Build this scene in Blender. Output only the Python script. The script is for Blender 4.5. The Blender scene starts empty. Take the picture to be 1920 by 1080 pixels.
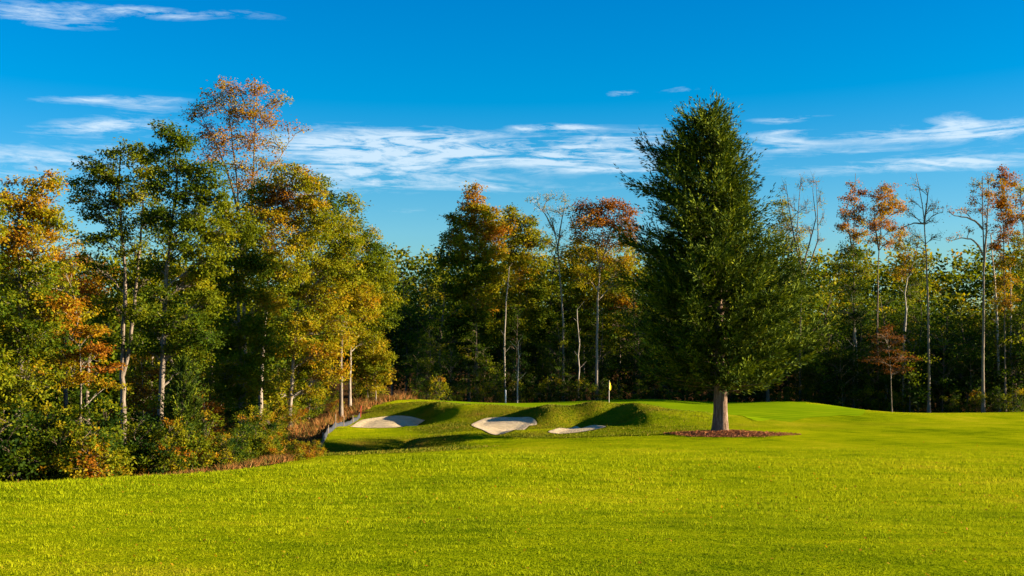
import bpy, math, random
import numpy as np
from mathutils import Vector

R = math.radians
rng = np.random.default_rng(7)
random.seed(7)
S = bpy.context.scene
COL = S.collection

# ------------------------------------------------------------------ camera
F = 2400.0            # focal length in pixels of a 1920 wide frame
HOR = 640.0           # row of the eye level
TILT = math.atan((HOR - 540.0) / F)
cam_d = bpy.data.cameras.new('camera')
cam_d.sensor_width = 36.0
cam_d.lens = 36.0 * F / 1920.0
cam_d.clip_start = 0.1
cam_d.clip_end = 9000
cam = bpy.data.objects.new('camera', cam_d)
COL.objects.link(cam)
cam.location = (0, 0, 0)
cam.rotation_euler = (R(90) + TILT, 0, 0)
S.camera = cam

# ------------------------------------------------------------------ light
SUN_AZ, SUN_EL = 94.0, 12.5       # azimuth clockwise from the view axis
SUN = Vector((math.cos(R(SUN_EL)) * math.sin(R(SUN_AZ)), math.cos(R(SUN_EL)) * math.cos(R(SUN_AZ)), math.sin(R(SUN_EL))))
sd = bpy.data.lights.new('sun', 'SUN')
sd.energy = 5.0
sd.angle = R(0.5)
sd.color = (1.0, 0.83, 0.58)
sun = bpy.data.objects.new('sun', sd)
COL.objects.link(sun)
sun.rotation_euler = SUN.to_track_quat('Z', 'Y').to_euler()

S.view_settings.view_transform = 'Standard'
S.view_settings.look = 'None'
S.view_settings.exposure = 1.93
S.view_settings.gamma = 1.0
S.view_settings.use_curve_mapping = False
S.cycles.max_bounces = 5
S.cycles.diffuse_bounces = 2
S.cycles.glossy_bounces = 1
S.cycles.transmission_bounces = 3
S.cycles.use_denoising = True


class NT:
    """small helper round a node tree"""
    def __init__(self, tree):
        self.t = tree
        tree.nodes.clear()

    def n(self, typ, **kw):
        nd = self.t.nodes.new(typ)
        for k, v in kw.items():
            setattr(nd, k, v)
        return nd

    def l(self, a, b):
        self.t.links.new(a, b)

    def put(self, sock, v):
        if isinstance(v, bpy.types.NodeSocket):
            self.l(v, sock)
        else:
            sock.default_value = v

    def m(self, op, a, b=None, c=None, clamp=False):
        nd = self.n('ShaderNodeMath', operation=op, use_clamp=clamp)
        self.put(nd.inputs[0], a)
        if b is not None:
            self.put(nd.inputs[1], b)
        if c is not None:
            self.put(nd.inputs[2], c)
        return nd.outputs[0]

    def noise(self, vec, scale, detail=3, rough=0.55, dist=0.0, dims='3D'):
        nd = self.n('ShaderNodeTexNoise', noise_dimensions=dims)
        self.l(vec, nd.inputs['Vector'])
        nd.inputs['Scale'].default_value = scale
        nd.inputs['Detail'].default_value = detail
        nd.inputs['Roughness'].default_value = rough
        nd.inputs['Distortion'].default_value = dist
        return nd.outputs['Fac']

    def mapping(self, vec, scale=(1, 1, 1), rot=(0, 0, 0), loc=(0, 0, 0)):
        nd = self.n('ShaderNodeMapping')
        self.l(vec, nd.inputs['Vector'])
        nd.inputs['Scale'].default_value = scale
        nd.inputs['Rotation'].default_value = rot
        nd.inputs['Location'].default_value = loc
        return nd.outputs[0]

    def ramp(self, fac, stops, interp='LINEAR'):
        nd = self.n('ShaderNodeValToRGB')
        nd.color_ramp.interpolation = interp
        e = nd.color_ramp.elements
        while len(e) < len(stops):
            e.new(0.5)
        for i, (p, c) in enumerate(stops):
            e[i].position = p
            e[i].color = (c[0], c[1], c[2], 1) if hasattr(c, '__len__') else (c, c, c, 1)
        self.l(fac, nd.inputs[0])
        return nd.outputs[0]

    def mix(self, fac, a, b, mode='MIX'):
        nd = self.n('ShaderNodeMix', data_type='RGBA', blend_type=mode)
        self.put(nd.inputs[0], fac)
        for s, v in ((nd.inputs[6], a), (nd.inputs[7], b)):
            if isinstance(v, tuple):
                v = (v[0], v[1], v[2], 1)
            self.put(s, v)
        return nd.outputs[2]


# ------------------------------------------------------------------ sky with thin clouds
W = bpy.data.worlds.new('World')
S.world = W
W.use_nodes = True
w = NT(W.node_tree)
sky = w.n('ShaderNodeTexSky', sky_type='NISHITA')
sky.sun_disc = False
sky.sun_elevation = R(SUN_EL)
sky.sun_rotation = R(SUN_AZ)
sky.air_density = 1.0
sky.dust_density = 0.3
sky.ozone_density = 2.5
tc = w.n('ShaderNodeTexCoord')
sep = w.n('ShaderNodeSeparateXYZ')
w.l(tc.outputs['Generated'], sep.inputs[0])
dx, dy, dz = sep.outputs
az = w.m('ARCTAN2', dx, dy)
el = w.m('ARCSINE', dz)
cmb = w.n('ShaderNodeCombineXYZ')
w.l(az, cmb.inputs[0]); w.l(el, cmb.inputs[1])
wv = w.mapping(cmb.outputs[0], scale=(1, 1, 1))
wn = w.n('ShaderNodeTexNoise'); w.l(wv, wn.inputs['Vector']); wn.inputs['Scale'].default_value = 9; wn.inputs['Detail'].default_value = 4
warp = w.n('ShaderNodeSeparateColor'); w.l(wn.outputs['Color'], warp.inputs[0])
azw = w.m('ADD', az, w.m('MULTIPLY', w.m('SUBTRACT', warp.outputs[0], 0.5), 0.05))
elw = w.m('ADD', el, w.m('MULTIPLY', w.m('SUBTRACT', warp.outputs[1], 0.5), 0.016))


def sky_px(px, py):
    u = (px - 960) / F; v = (540 - py) / F
    d = Vector((u, math.cos(TILT) - v * math.sin(TILT), math.sin(TILT) + v * math.cos(TILT))).normalized()
    return math.atan2(d.x, d.y), math.asin(d.z)


CLOUDS = [  # centre, half width, half height in the photograph, strength
    (80, 24, 110, 15, 1.0), (300, 19, 150, 8, .8),
    (165, 189, 75, 6, .75), (275, 203, 75, 13, .55), (330, 191, 50, 5, .4),
    (180, 243, 85, 13, .7), (265, 240, 90, 17, .5),
    (70, 292, 160, 26, .75), (40, 330, 120, 14, .3),
    (600, 275, 110, 30, .55), (690, 300, 190, 42, .85), (760, 262, 90, 20, .9), (900, 283, 150, 24, .9), (1130, 268, 120, 24, .8),
    (1090, 300, 160, 24, .75), (820, 345, 170, 12, .45), (950, 358, 200, 8, .35), (1150, 319, 90, 6, .8), (650, 330, 160, 18, .5),
    (990, 238, 28, 6, 1.0), (1060, 238, 48, 6, 1.05), (1080, 218, 14, 3, .5),
    (1160, 173, 22, 5, .7), (1255, 169, 24, 4, .6), (560, 362, 90, 6, .4), (1230, 345, 120, 6, .35), (1600, 285, 90, 5, .4), (1400, 300, 80, 8, .4), (700, 400, 160, 8, .3), (1495, 221, 60, 6, .75), (1480, 243, 30, 5, .5),
    (1455, 262, 70, 17, .75), (1500, 275, 90, 8, .4), (1760, 252, 150, 15, .9), (1780, 230, 45, 16, .7), (1870, 245, 80, 14, .6),
    (1850, 300, 150, 20, .55), (1640, 315, 200, 11, .65), (1350, 40, 60, 10, .12), (880, 250, 60, 8, .3), (1300, 168, 120, 10, .12),
]
acc = None
for (cx, cy, hw, hh, st) in CLOUDS:
    a0, e0 = sky_px(cx, cy)
    ka = F / hw; ke = F / hh
    qa = w.m('MULTIPLY', w.m('SUBTRACT', azw, a0), ka)
    qe = w.m('MULTIPLY', w.m('SUBTRACT', elw, e0), ke)
    d2 = w.m('MULTIPLY_ADD', qe, qe, w.m('MULTIPLY', qa, qa))
    g = w.m('MULTIPLY', w.m('EXPONENT', w.m('MULTIPLY', d2, -0.9)), st)
    acc = g if acc is None else w.m('ADD', acc, g)
# cirrus elsewhere round the sky, same kind of streaks
wide = w.noise(w.mapping(cmb.outputs[0], scale=(1.3, 7, 1)), 1.6, 3, .5)
elsewhere = w.m('GREATER_THAN', w.m('ABSOLUTE', az), 0.47)
wide_m = w.m('MULTIPLY', w.m('MULTIPLY', w.m('SUBTRACT', wide, 0.5, clamp=True), 3.0), elsewhere)
acc = w.m('ADD', acc, wide_m)
st1 = w.noise(w.mapping(cmb.outputs[0], scale=(10, 85, 1), rot=(0, 0, R(-3))), 1.0, 8, .68, 1.2)
st2 = w.noise(w.mapping(cmb.outputs[0], scale=(45, 170, 1), rot=(0, 0, R(8))), 1.0, 6, .7, 0.8)
tex = w.m('ADD', w.m('MULTIPLY', st1, 1.5), w.m('MULTIPLY', st2, 0.55))
cov = w.m('MULTIPLY', acc, w.m('SUBTRACT', w.m('MULTIPLY', tex, 2.1), 1.74))
cov = w.m('MINIMUM', w.m('MULTIPLY', w.m('MAXIMUM', w.m('SUBTRACT', cov, 0.07), 0.0), 1.2), 0.74)
# deepen the blue of the clear sky
hs = w.n('ShaderNodeHueSaturation')
hs.inputs['Hue'].default_value = 0.5
hs.inputs['Saturation'].default_value = 1.5
hs.inputs['Value'].default_value = 1.0
w.l(sky.outputs[0], hs.inputs['Color'])
tint0 = w.mix(1.0, hs.outputs[0], (0.68, 0.82, 1.06), 'MULTIPLY')
tint = w.mix(1.0, tint0, (0.36, -0.36, 0.0), 'SUBTRACT')
tint = w.mix(1.0, tint, (0.0, 0.0, 0.0), 'LIGHTEN')
cloudy = w.mix(cov, tint, (4.3, 5.1, 5.7))
bg = w.n('ShaderNodeBackground')
bg.inputs['Strength'].default_value = 0.05
w.l(cloudy, bg.inputs[0])
out = w.n('ShaderNodeOutputWorld')
w.l(bg.outputs[0], out.inputs[0])
W.cycles.sampling_method = 'MANUAL'
W.cycles.sample_map_resolution = 256


# ------------------------------------------------------------------ where things stand
def ray(px, py):
    u = (px - 960) / F; v = (540 - py) / F
    dy_ = math.cos(TILT) - v * math.sin(TILT)
    return u / dy_, (math.sin(TILT) + v * math.cos(TILT)) / dy_


def at(px, py, Y):
    a, b = ray(px, py)
    return np.array((a * Y, Y, b * Y))


CTRL = []
for px in (-300, 100, 480, 960, 1440, 1920, 2300):
    CTRL += [(px, 1080, 10), (px, 960, 20)]
for px in (480, 960, 1440, 1920, 2400):
    CTRL.append((px, 900, 32))
CTRL += [(0, 905, 31), (300, 890, 34), (560, 873, 39), (760, 857, 45), (960, 842, 52), (1240, 830, 58), (1500, 835, 56), (1920, 840, 54), (2400, 840, 54),
         (1352, 814, 66), (1600, 812, 68), (1920, 806, 71), (1920, 772, 113), (1620, 768, 116), (1700, 786, 92), (1760, 776, 106), (2300, 772, 113), (2300, 800, 76),
         (1300, 787, 88), (1500, 786, 90), (1620, 771, 100), (1510, 753, 118), (1400, 757, 116), (1330, 758, 118), (1240, 750, 120), (1142, 757, 116),
         (1090, 752, 122), (950, 757, 118), (850, 752, 114), (765, 748, 108),
         (1200, 775, 94), (1080, 766, 100), (900, 768, 100),
         (1240, 800, 73), (1060, 772, 93), (960, 774, 91), (900, 781, 87),
         (1030, 811, 72), (1090, 807, 73), (1130, 800, 75), (1060, 818, 68), (1180, 799, 74),
         (890, 797, 79), (930, 814, 73), (1000, 801, 76), (1005, 786, 81), (1080, 797, 77),
         (657, 801, 83), (740, 803, 83), (795, 792, 87), (740, 781, 92), (790, 762, 99), (700, 765, 99), (640, 790, 89),
         (600, 850, 58), (640, 835, 66), (760, 838, 62), (760, 813, 76), (850, 828, 66), (880, 806, 76), (700, 818, 72)]
pts = [at(*c) for c in CTRL]
pts += [np.array(p, float) for p in [
    (-14, 40, -4.7), (-20, 50, -5.4), (-10, 47, -4.7), (-17, 56, -5.5), (-25, 65, -5.8), (-20, 78, -5.8), (-30, 100, -5.9), (-15, 84, -5.6), (-13, 108, -4.5),
    (-40, 60, -6), (-60, 90, -6.5), (-10, 135, -6.6), (10, 138, -7.2), (30, 130, -7.0), (52, 122, -6.7), (-40, 140, -7), (80, 130, -7), (-60, 30, -5), (-60, 0, -3),
    (60, 30, -3.4), (90, 80, -5), (0, 0, -1.55), (-20, 0, -1.8), (20, 0, -1.5), (0, -30, -1), (60, -30, -1), (-60, -40, -1.5), (40, 125, -7.0),
    (0, 170, -8), (60, 170, -8), (-60, 170, -8), (-10.6, 66, -5.4), (-11, 80, -5.3)]]
P = np.array(pts)
SC = 30.0


def tps(r2):
    return np.where(r2 > 1e-12, r2 * np.log(np.maximum(r2, 1e-12)) * 0.5, 0.0)


q = P[:, :2] / SC
n_ = len(q)
K = tps(((q[:, None] - q[None]) ** 2).sum(-1)) + np.eye(n_) * 2e-4
A = np.zeros((n_ + 3, n_ + 3))
A[:n_, :n_] = K
A[:n_, n_] = 1; A[:n_, n_ + 1:] = q
A[n_, :n_] = 1; A[n_ + 1:, :n_] = q.T
sol = np.linalg.solve(A, np.concatenate([P[:, 2], np.zeros(3)]))


def sstep(a, b, x):
    t = np.clip((x - a) / (b - a), 0, 1)
    return t * t * (3 - 2 * t)


def vnoise(x, y, s, seed=0):
    """cheap smooth value noise"""
    x = np.asarray(x) / s + seed * 17.3; y = np.asarray(y) / s + seed * 9.1
    xi = np.floor(x); yi = np.floor(y); fx = x - xi; fy = y - yi
    fx = fx * fx * (3 - 2 * fx); fy = fy * fy * (3 - 2 * fy)
    def h(a, b):
        v = np.sin(a * 127.1 + b * 311.7 + seed * 3.3) * 43758.5453
        return v - np.floor(v)
    return (h(xi, yi) * (1 - fx) + h(xi + 1, yi) * fx) * (1 - fy) + (h(xi, yi + 1) * (1 - fx) + h(xi + 1, yi + 1) * fx) * fy


# turf mounds round the bunkers: x, y, height, spread left / right / near / far
# (height None: solved so that the crest stands at the row given instead)
MOUND_SPEC = [((826, 764), 90.5, 1.2, 5.0, 4.0, 6.5), ((790, 756), 97.5, 3.2, 3.0, 3.0, 4.0),
              ((1040, 762), 84.0, 1.5, 3.6, 2.6, 5.5), ((985, 765), 89.0, 3.4, 4.0, 2.2, 4.0),
              ((1148, 762), 83.0, 2.0, 3.5, 2.6, 5.0), ((1212, 769), 78.5, 1.3, 8.0, 4.5, 5.5),
              ((882, 820), 67.0, 1.2, 3.5, 2.2, 2.6), ((790, 822), 66.0, 1.2, 4.0, 2.4, 3.0)]
BOWLS = [((800, 795), 88.0, -.40, 1.8, 2.4), ((975, 798), 78.5, -.35, 2.0, 2.6), ((1050, 800), 79.0, -.35, 2.0, 2.6), ((1140, 795), 81.0, -.60, 2.6, 2.0), ((690, 835), 66, -.55, 5, 5), ((835, 822), 69, -.50, 2.4, 3.0)]
MOUNDS = []


def ground0(x, y, n_mounds=None):
    x = np.atleast_1d(np.asarray(x, float)); y = np.atleast_1d(np.asarray(y, float))
    xs = np.clip(x, -90, 110); ys = np.clip(y, -50, 190)
    z = np.empty(len(x))
    for i in range(0, len(x), 20000):
        g = np.stack([xs[i:i + 20000], ys[i:i + 20000]], 1) / SC
        r2 = ((g[:, None] - q[None]) ** 2).sum(-1)
        z[i:i + 20000] = tps(r2) @ sol[:n_] + sol[n_] + g @ sol[n_ + 1:]
    far = np.maximum(np.maximum(sstep(60, 110, x), sstep(50, 90, -x)), np.maximum(sstep(140, 190, y), sstep(20, 50, -y)))
    base = np.where(y > 60, -8.0 + 13.5 * sstep(216, 256, y), -8 + 6 * sstep(60, -10, y))
    z = z * (1 - far) + base * far
    for (cx, cy, h, sl, sr, sn, sf) in MOUNDS[:n_mounds]:
        ux = np.where(x < cx, (x - cx) / sl, (x - cx) / sr); uy = np.where(y < cy, (y - cy) / sn, (y - cy) / sf)
        z += h * np.exp(-(ux * ux + uy * uy) ** 1.4)
    z += (vnoise(x, y, 7, 1) - .5) * .10 * sstep(14, 30, y) + (vnoise(x, y, 2.3, 2) - .5) * .03
    return z


for (px_, py_), Y_, d_, sx_, sy_ in BOWLS:
    MOUNDS.append((at(px_, py_, Y_)[0], Y_, d_, sx_, sx_, sy_, sy_))
cs_ = [at(p_[0], p_[1], Y_) for p_, Y_, *_ in MOUND_SPEC]
base_ = np.array([float(ground0(c_[0], c_[1])[0]) for c_ in cs_])
Gm = np.zeros((len(cs_), len(cs_)))
nb_ = len(MOUNDS)
for j_, (p_, Y_, sl_, sr_, sn_, sf_) in enumerate(MOUND_SPEC):
    MOUNDS.append((cs_[j_][0], Y_, 1.0, sl_, sr_, sn_, sf_))
    for i_, c_ in enumerate(cs_):
        ux_ = (c_[0] - cs_[j_][0]) / (sl_ if c_[0] < cs_[j_][0] else sr_); uy_ = (c_[1] - Y_) / (sn_ if c_[1] < Y_ else sf_)
        Gm[i_, j_] = math.exp(-(ux_ * ux_ + uy_ * uy_) ** 1.4)
h_ = np.linalg.solve(Gm + np.eye(len(cs_)) * .02, np.array([c_[2] for c_ in cs_]) - base_)
for j_ in range(len(cs_)):
    m_ = MOUNDS[nb_ + j_]
    MOUNDS[nb_ + j_] = (m_[0], m_[1], float(h_[j_])) + m_[3:]


def hit(px, py):
    a, b = ray(px, py)
    Y = np.arange(8, 190, 0.25)
    z = ground0(a * Y, Y)
    below = np.where(b * Y < z)[0]
    Yh = Y[below[0]] if len(below) else 100.0
    return np.array((a * Yh, Yh))


BUNK = [
    [(656, 800), (672, 791), (700, 784.5), (740, 780.5), (770, 782), (796, 789), (787, 795), (750, 801), (700, 803)],
    [(884, 797), (905, 787), (940, 783), (975, 783), (1000, 787), (1006, 797), (990, 802), (960, 808), (930, 816), (905, 807)],
    [(1028, 810), (1045, 804), (1080, 800), (1120, 798), (1136, 801), (1110, 807), (1075, 812), (1045, 814)],
]


def smooth_loop(p, n=96):
    p = np.array(p, float); m = len(p); out_ = []
    for k in range(n):
        t = k * m / n; i = int(t); f = t - i
        a, b, c, d = p[(i - 1) % m], p[i % m], p[(i + 1) % m], p[(i + 2) % m]
        out_.append(0.5 * ((2 * b) + (-a + c) * f + (2 * a - 5 * b + 4 * c - d) * f * f + (-a + 3 * b - 3 * c + d) * f ** 3))
    return np.array(out_)


bunk_xy = [smooth_loop([hit(*p) for p in poly]) for poly in BUNK]


def inside_dist(x, y, loop):
    """distance inside a closed loop, negative outside"""
    x = np.asarray(x, float); y = np.asarray(y, float)
    res = np.full(len(x), -9.0)
    lo = loop.min(0) - 1.5; hi = loop.max(0) + 1.5
    sel = np.where((x > lo[0]) & (x < hi[0]) & (y > lo[1]) & (y < hi[1]))[0]
    if not len(sel):
        return res
    X = x[sel][:, None]; Y = y[sel][:, None]
    a = loop; b = np.roll(loop, -1, 0)
    dxy = b - a
    t = np.clip(((X - a[:, 0]) * dxy[:, 0] + (Y - a[:, 1]) * dxy[:, 1]) / ((dxy ** 2).sum(1) + 1e-9), 0, 1)
    d = np.sqrt((X - a[:, 0] - t * dxy[:, 0]) ** 2 + (Y - a[:, 1] - t * dxy[:, 1]) ** 2).min(1)
    cr = ((a[:, 1] > Y) != (b[:, 1] > Y)) & (X < (b[:, 0] - a[:, 0]) * (Y - a[:, 1]) / (b[:, 1] - a[:, 1] + 1e-12) + a[:, 0])
    ins = cr.sum(1) % 2 == 1
    res[sel] = np.where(ins, d, -d)
    return res


def ground(x, y):
    x = np.atleast_1d(np.asarray(x, float)); y = np.atleast_1d(np.asarray(y, float))
    z = ground0(x, y)
    for lp in bunk_xy:
        d = inside_dist(x, y, lp)
        z -= 0.35 * sstep(0.0, 0.5, d)
    return z


def gz(x, y):
    return float(ground(x, y)[0])


# ------------------------------------------------------------------ materials
def mat(name):
    m = bpy.data.materials.new(name)
    m.use_nodes = True
    return m, NT(m.node_tree)


def finish(t, base, rough=0.8, bump=None, bdist=0.02, bstr=1.0, spec=0.3):
    b = t.n('ShaderNodeBsdfPrincipled')
    t.put(b.inputs['Base Color'], base if not isinstance(base, tuple) else (*base, 1))
    t.put(b.inputs['Roughness'], rough)
    b.inputs['Specular IOR Level'].default_value = spec
    if bump is not None:
        bp = t.n('ShaderNodeBump')
        bp.inputs['Distance'].default_value = bdist
        bp.inputs['Strength'].default_value = bstr
        t.l(bump, bp.inputs['Height'])
        t.l(bp.outputs[0], b.inputs['Normal'])
    o = t.n('ShaderNodeOutputMaterial')
    t.l(b.outputs[0], o.inputs[0])
    return b


def turf_colour(t):
    """colour of mown turf by place: yellowish with greener drifts"""
    pos = t.n('ShaderNodeNewGeometry').outputs['Position']
    big = t.noise(t.mapping(pos, scale=(1, .45, 1), rot=(0, 0, R(12))), 0.16, 3, .6)
    mid = t.noise(t.mapping(pos, scale=(.85, 1.25, 1), rot=(0, 0, R(25))), 0.9, 5, .66)
    fine = t.noise(pos, 22.0, 3, .7)
    s = t.m('ADD', t.m('MULTIPLY', big, .38), t.m('ADD', t.m('MULTIPLY', mid, .32), t.m('MULTIPLY', fine, .36)))  # fine dark specks paint the shade between blades into the colour
    c = t.ramp(s, [(.41, (.065, .115, .0015)), (.50, (.190, .245, .0020)), (.57, (.285, .315, .0025)), (.66, (.40, .34, .012))])
    return pos, fine, c


M = {}
m, t = mat('turf')
pos, fine, c = turf_colour(t)
at_l = t.n('ShaderNodeAttribute', attribute_name='litter').outputs['Fac']
at_r = t.n('ShaderNodeAttribute', attribute_name='rough').outputs['Fac']
rn = t.noise(t.mapping(pos, scale=(1, .7, 1)), 0.55, 5, .65)
rn2 = t.noise(pos, 6.0, 4, .7)
rc = t.ramp(t.m('ADD', t.m('MULTIPLY', rn, .62), t.m('MULTIPLY', rn2, .38)), [(.36, (.045, .072, .003)), (.46, (.105, .128, .004)), (.54, (.17, .155, .007)), (.64, (.22, .125, .018))])
c = t.mix(at_r, c, rc)
ln = t.noise(pos, 5.0, 5, .75)
lc = t.ramp(ln, [(.35, (.012, .010, .005)), (.5, (.06, .032, .012)), (.62, (.14, .06, .02)), (.75, (.20, .13, .03))])
c = t.mix(at_l, c, lc)
hgt = t.m('ADD', t.m('MULTIPLY', t.noise(pos, 60.0, 2, .7), .5), t.m('ADD', t.m('MULTIPLY', fine, 1.2), t.m('MULTIPLY', t.noise(pos, 6.0, 3, .6), 1.6)))
hgt = t.m('ADD', hgt, t.m('MULTIPLY', rn2, t.m('MULTIPLY', at_r, 3.0)))
finish(t, c, 1.0, hgt, .055, 1.0, spec=0.0)
M['turf'] = m

m, t = mat('green_turf')
pos = t.n('ShaderNodeNewGeometry').outputs['Position']
st = t.n('ShaderNodeTexWave', wave_type='BANDS', bands_direction='X')
t.l(t.mapping(pos, rot=(0, 0, R(52))), st.inputs['Vector'])
st.inputs['Scale'].default_value = 0.22; st.inputs['Distortion'].default_value = 0.4
s = t.m('ADD', t.m('MULTIPLY', st.outputs['Fac'], .25), t.m('MULTIPLY', t.noise(pos, .4, 4), .75))
c = t.ramp(s, [(.25, (.135, .225, .002)), (.6, (.200, .290, .003)), (.8, (.26, .315, .004))])
finish(t, c, 1.0, t.noise(pos, 50, 2), .006, .6, spec=0.0)
M['green'] = m

m, t = mat('grass_blade')
pos, fine, c = turf_colour(t)
tn = t.n('ShaderNodeAttribute', attribute_name='tint').outputs['Fac']
c = t.mix(t.m('MULTIPLY', tn, .55), c, (.33, .35, .012))
d1 = t.n('ShaderNodeBsdfDiffuse'); t.l(c, d1.inputs[0])
d2 = t.n('ShaderNodeBsdfTranslucent'); t.l(c, d2.inputs[0])
mx = t.n('ShaderNodeMixShader'); mx.inputs[0].default_value = .35
t.l(d1.outputs[0], mx.inputs[1]); t.l(d2.outputs[0], mx.inputs[2])
o = t.n('ShaderNodeOutputMaterial'); t.l(mx.outputs[0], o.inputs[0])
M['blade'] = m

m, t = mat('sand')
pos = t.n('ShaderNodeNewGeometry').outputs['Position']
a = t.noise(pos, 1.4, 5, .7)
c = t.ramp(a, [(.3, (.48, .37, .21)), (.55, (.64, .50, .30)), (.75, (.70, .56, .36))])
rk = t.n('ShaderNodeTexWave', wave_type='BANDS', bands_direction='Y'); t.l(pos, rk.inputs['Vector'])
rk.inputs['Scale'].default_value = 3.0; rk.inputs['Distortion'].default_value = 6; rk.inputs['Detail'].default_value = 3
finish(t, c, .95, t.m('ADD', t.m('MULTIPLY', t.noise(pos, 3.5, 5, .7), 1.0), t.m('MULTIPLY', rk.outputs['Fac'], .3)), .12, .9, spec=.1)
M['sand'] = m

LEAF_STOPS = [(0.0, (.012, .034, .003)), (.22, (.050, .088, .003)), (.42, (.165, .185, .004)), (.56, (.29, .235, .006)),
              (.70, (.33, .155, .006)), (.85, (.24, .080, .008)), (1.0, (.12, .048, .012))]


def leaf_mat(name, stops, trans=.38):
    m, t = mat(name)
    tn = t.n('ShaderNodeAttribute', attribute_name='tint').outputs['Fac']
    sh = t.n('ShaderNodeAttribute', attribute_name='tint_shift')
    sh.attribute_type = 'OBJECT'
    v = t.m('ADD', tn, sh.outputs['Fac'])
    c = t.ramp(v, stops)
    d1 = t.n('ShaderNodeBsdfPrincipled'); t.l(c, d1.inputs['Base Color'])
    d1.inputs['Roughness'].default_value = .75
    d1.inputs['Specular IOR Level'].default_value = .10
    tc_ = t.mix(1.0, c, (1.5, 1.35, .5), 'MULTIPLY')
    d2 = t.n('ShaderNodeBsdfTranslucent'); t.l(tc_, d2.inputs[0])
    mx = t.n('ShaderNodeMixShader'); mx.inputs[0].default_value = trans
    t.l(d1.outputs[0], mx.inputs[1]); t.l(d2.outputs[0], mx.inputs[2])
    o = t.n('ShaderNodeOutputMaterial'); t.l(mx.outputs[0], o.inputs[0])
    return m


M['leaf'] = leaf_mat('leaves', LEAF_STOPS)
M['needle'] = leaf_mat('cedar_needles', [(0, (.005, .014, .003)), (.35, (.022, .048, .004)), (.7, (.115, .155, .005)), (1, (.30, .29, .009))], .08)  # bright olive yellow upper stops paint sunlit highlights on scattered sprays

m, t = mat('bark')
tcn = t.n('ShaderNodeTexCoord').outputs['Object']
pale = t.n('ShaderNodeAttribute', attribute_name='pale'); pale.attribute_type = 'OBJECT'
nn = t.noise(t.mapping(tcn, scale=(6, 6, .9)), 2.2, 6, .7, .5)
dk = t.ramp(nn, [(.3, (.035, .024, .016)), (.5, (.12, .085, .058)), (.7, (.22, .165, .12))])
pl = t.ramp(nn, [(.3, (.14, .115, .09)), (.5, (.36, .31, .255)), (.7, (.52, .47, .41))])
c = t.mix(pale.outputs['Fac'], dk, pl)
finish(t, c, .9, nn, .06, 1.0, spec=.15)
M['bark'] = m

m, t = mat('cedar_bark')
tcn = t.n('ShaderNodeTexCoord').outputs['Object']
nn = t.noise(t.mapping(tcn, scale=(9, 9, .7)), 2.0, 6, .72, .8)
c = t.ramp(nn, [(.3, (.05, .028, .018)), (.48, (.20, .125, .085)), (.65, (.38, .27, .20)), (.8, (.48, .38, .30))])
finish(t, c, .95, nn, .12, 1.0, spec=.1)
M['cedar_bark'] = m

m, t = mat('mulch')
pos = t.n('ShaderNodeNewGeometry').outputs['Position']
tn = t.n('ShaderNodeAttribute', attribute_name='tint').outputs['Fac']
nz = t.m('ADD', t.m('MULTIPLY', t.noise(pos, 9, 4, .75), .6), t.m('MULTIPLY', tn, .5))
c = t.ramp(nz, [(.25, (.075, .022, .008)), (.5, (.26, .085, .03)), (.8, (.48, .20, .08))])
finish(t, c, .9, nz, .05, 1.0, spec=.1)
M['mulch'] = m


def plain(name, col, rough=.7, var=.25, scale=8, spec=.3):
    m, t = mat(name)
    p = t.n('ShaderNodeTexCoord').outputs['Object']
    n1 = t.noise(p, scale, 4, .65)
    c = t.ramp(n1, [(.3, tuple(v * (1 - var) for v in col)), (.7, tuple(min(1, v * (1 + var)) for v in col))])
    finish(t, c, rough, n1, .01, .4, spec=spec)
    M[name] = m


plain('flag_cloth', (.85, .60, .015), .75, .08)
plain('pole_paint', (.72, .66, .62), .4, .08)
plain('fabric_grey', (.035, .040, .05), .85, .3, 3)
plain('stake_wood', (.26, .19, .12), .8, .25)
plain('stake_red', (.45, .04, .02), .7, .2)
plain('white_paint', (.75, .73, .68), .6, .1)
m, t = mat('dry_grass')
tn = t.n('ShaderNodeAttribute', attribute_name='tint').outputs['Fac']
pz = t.noise(t.n('ShaderNodeNewGeometry').outputs['Position'], 1.1, 4, .7)
c = t.ramp(t.m('ADD', t.m('MULTIPLY', tn, .4), t.m('MULTIPLY', pz, .6)), [(.3, (.05, .07, .008)), (.45, (.16, .09, .02)), (.6, (.30, .10, .025)), (.75, (.34, .20, .07))])
finish(t, c, .9, spec=.1)
M['dry_grass'] = m


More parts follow.
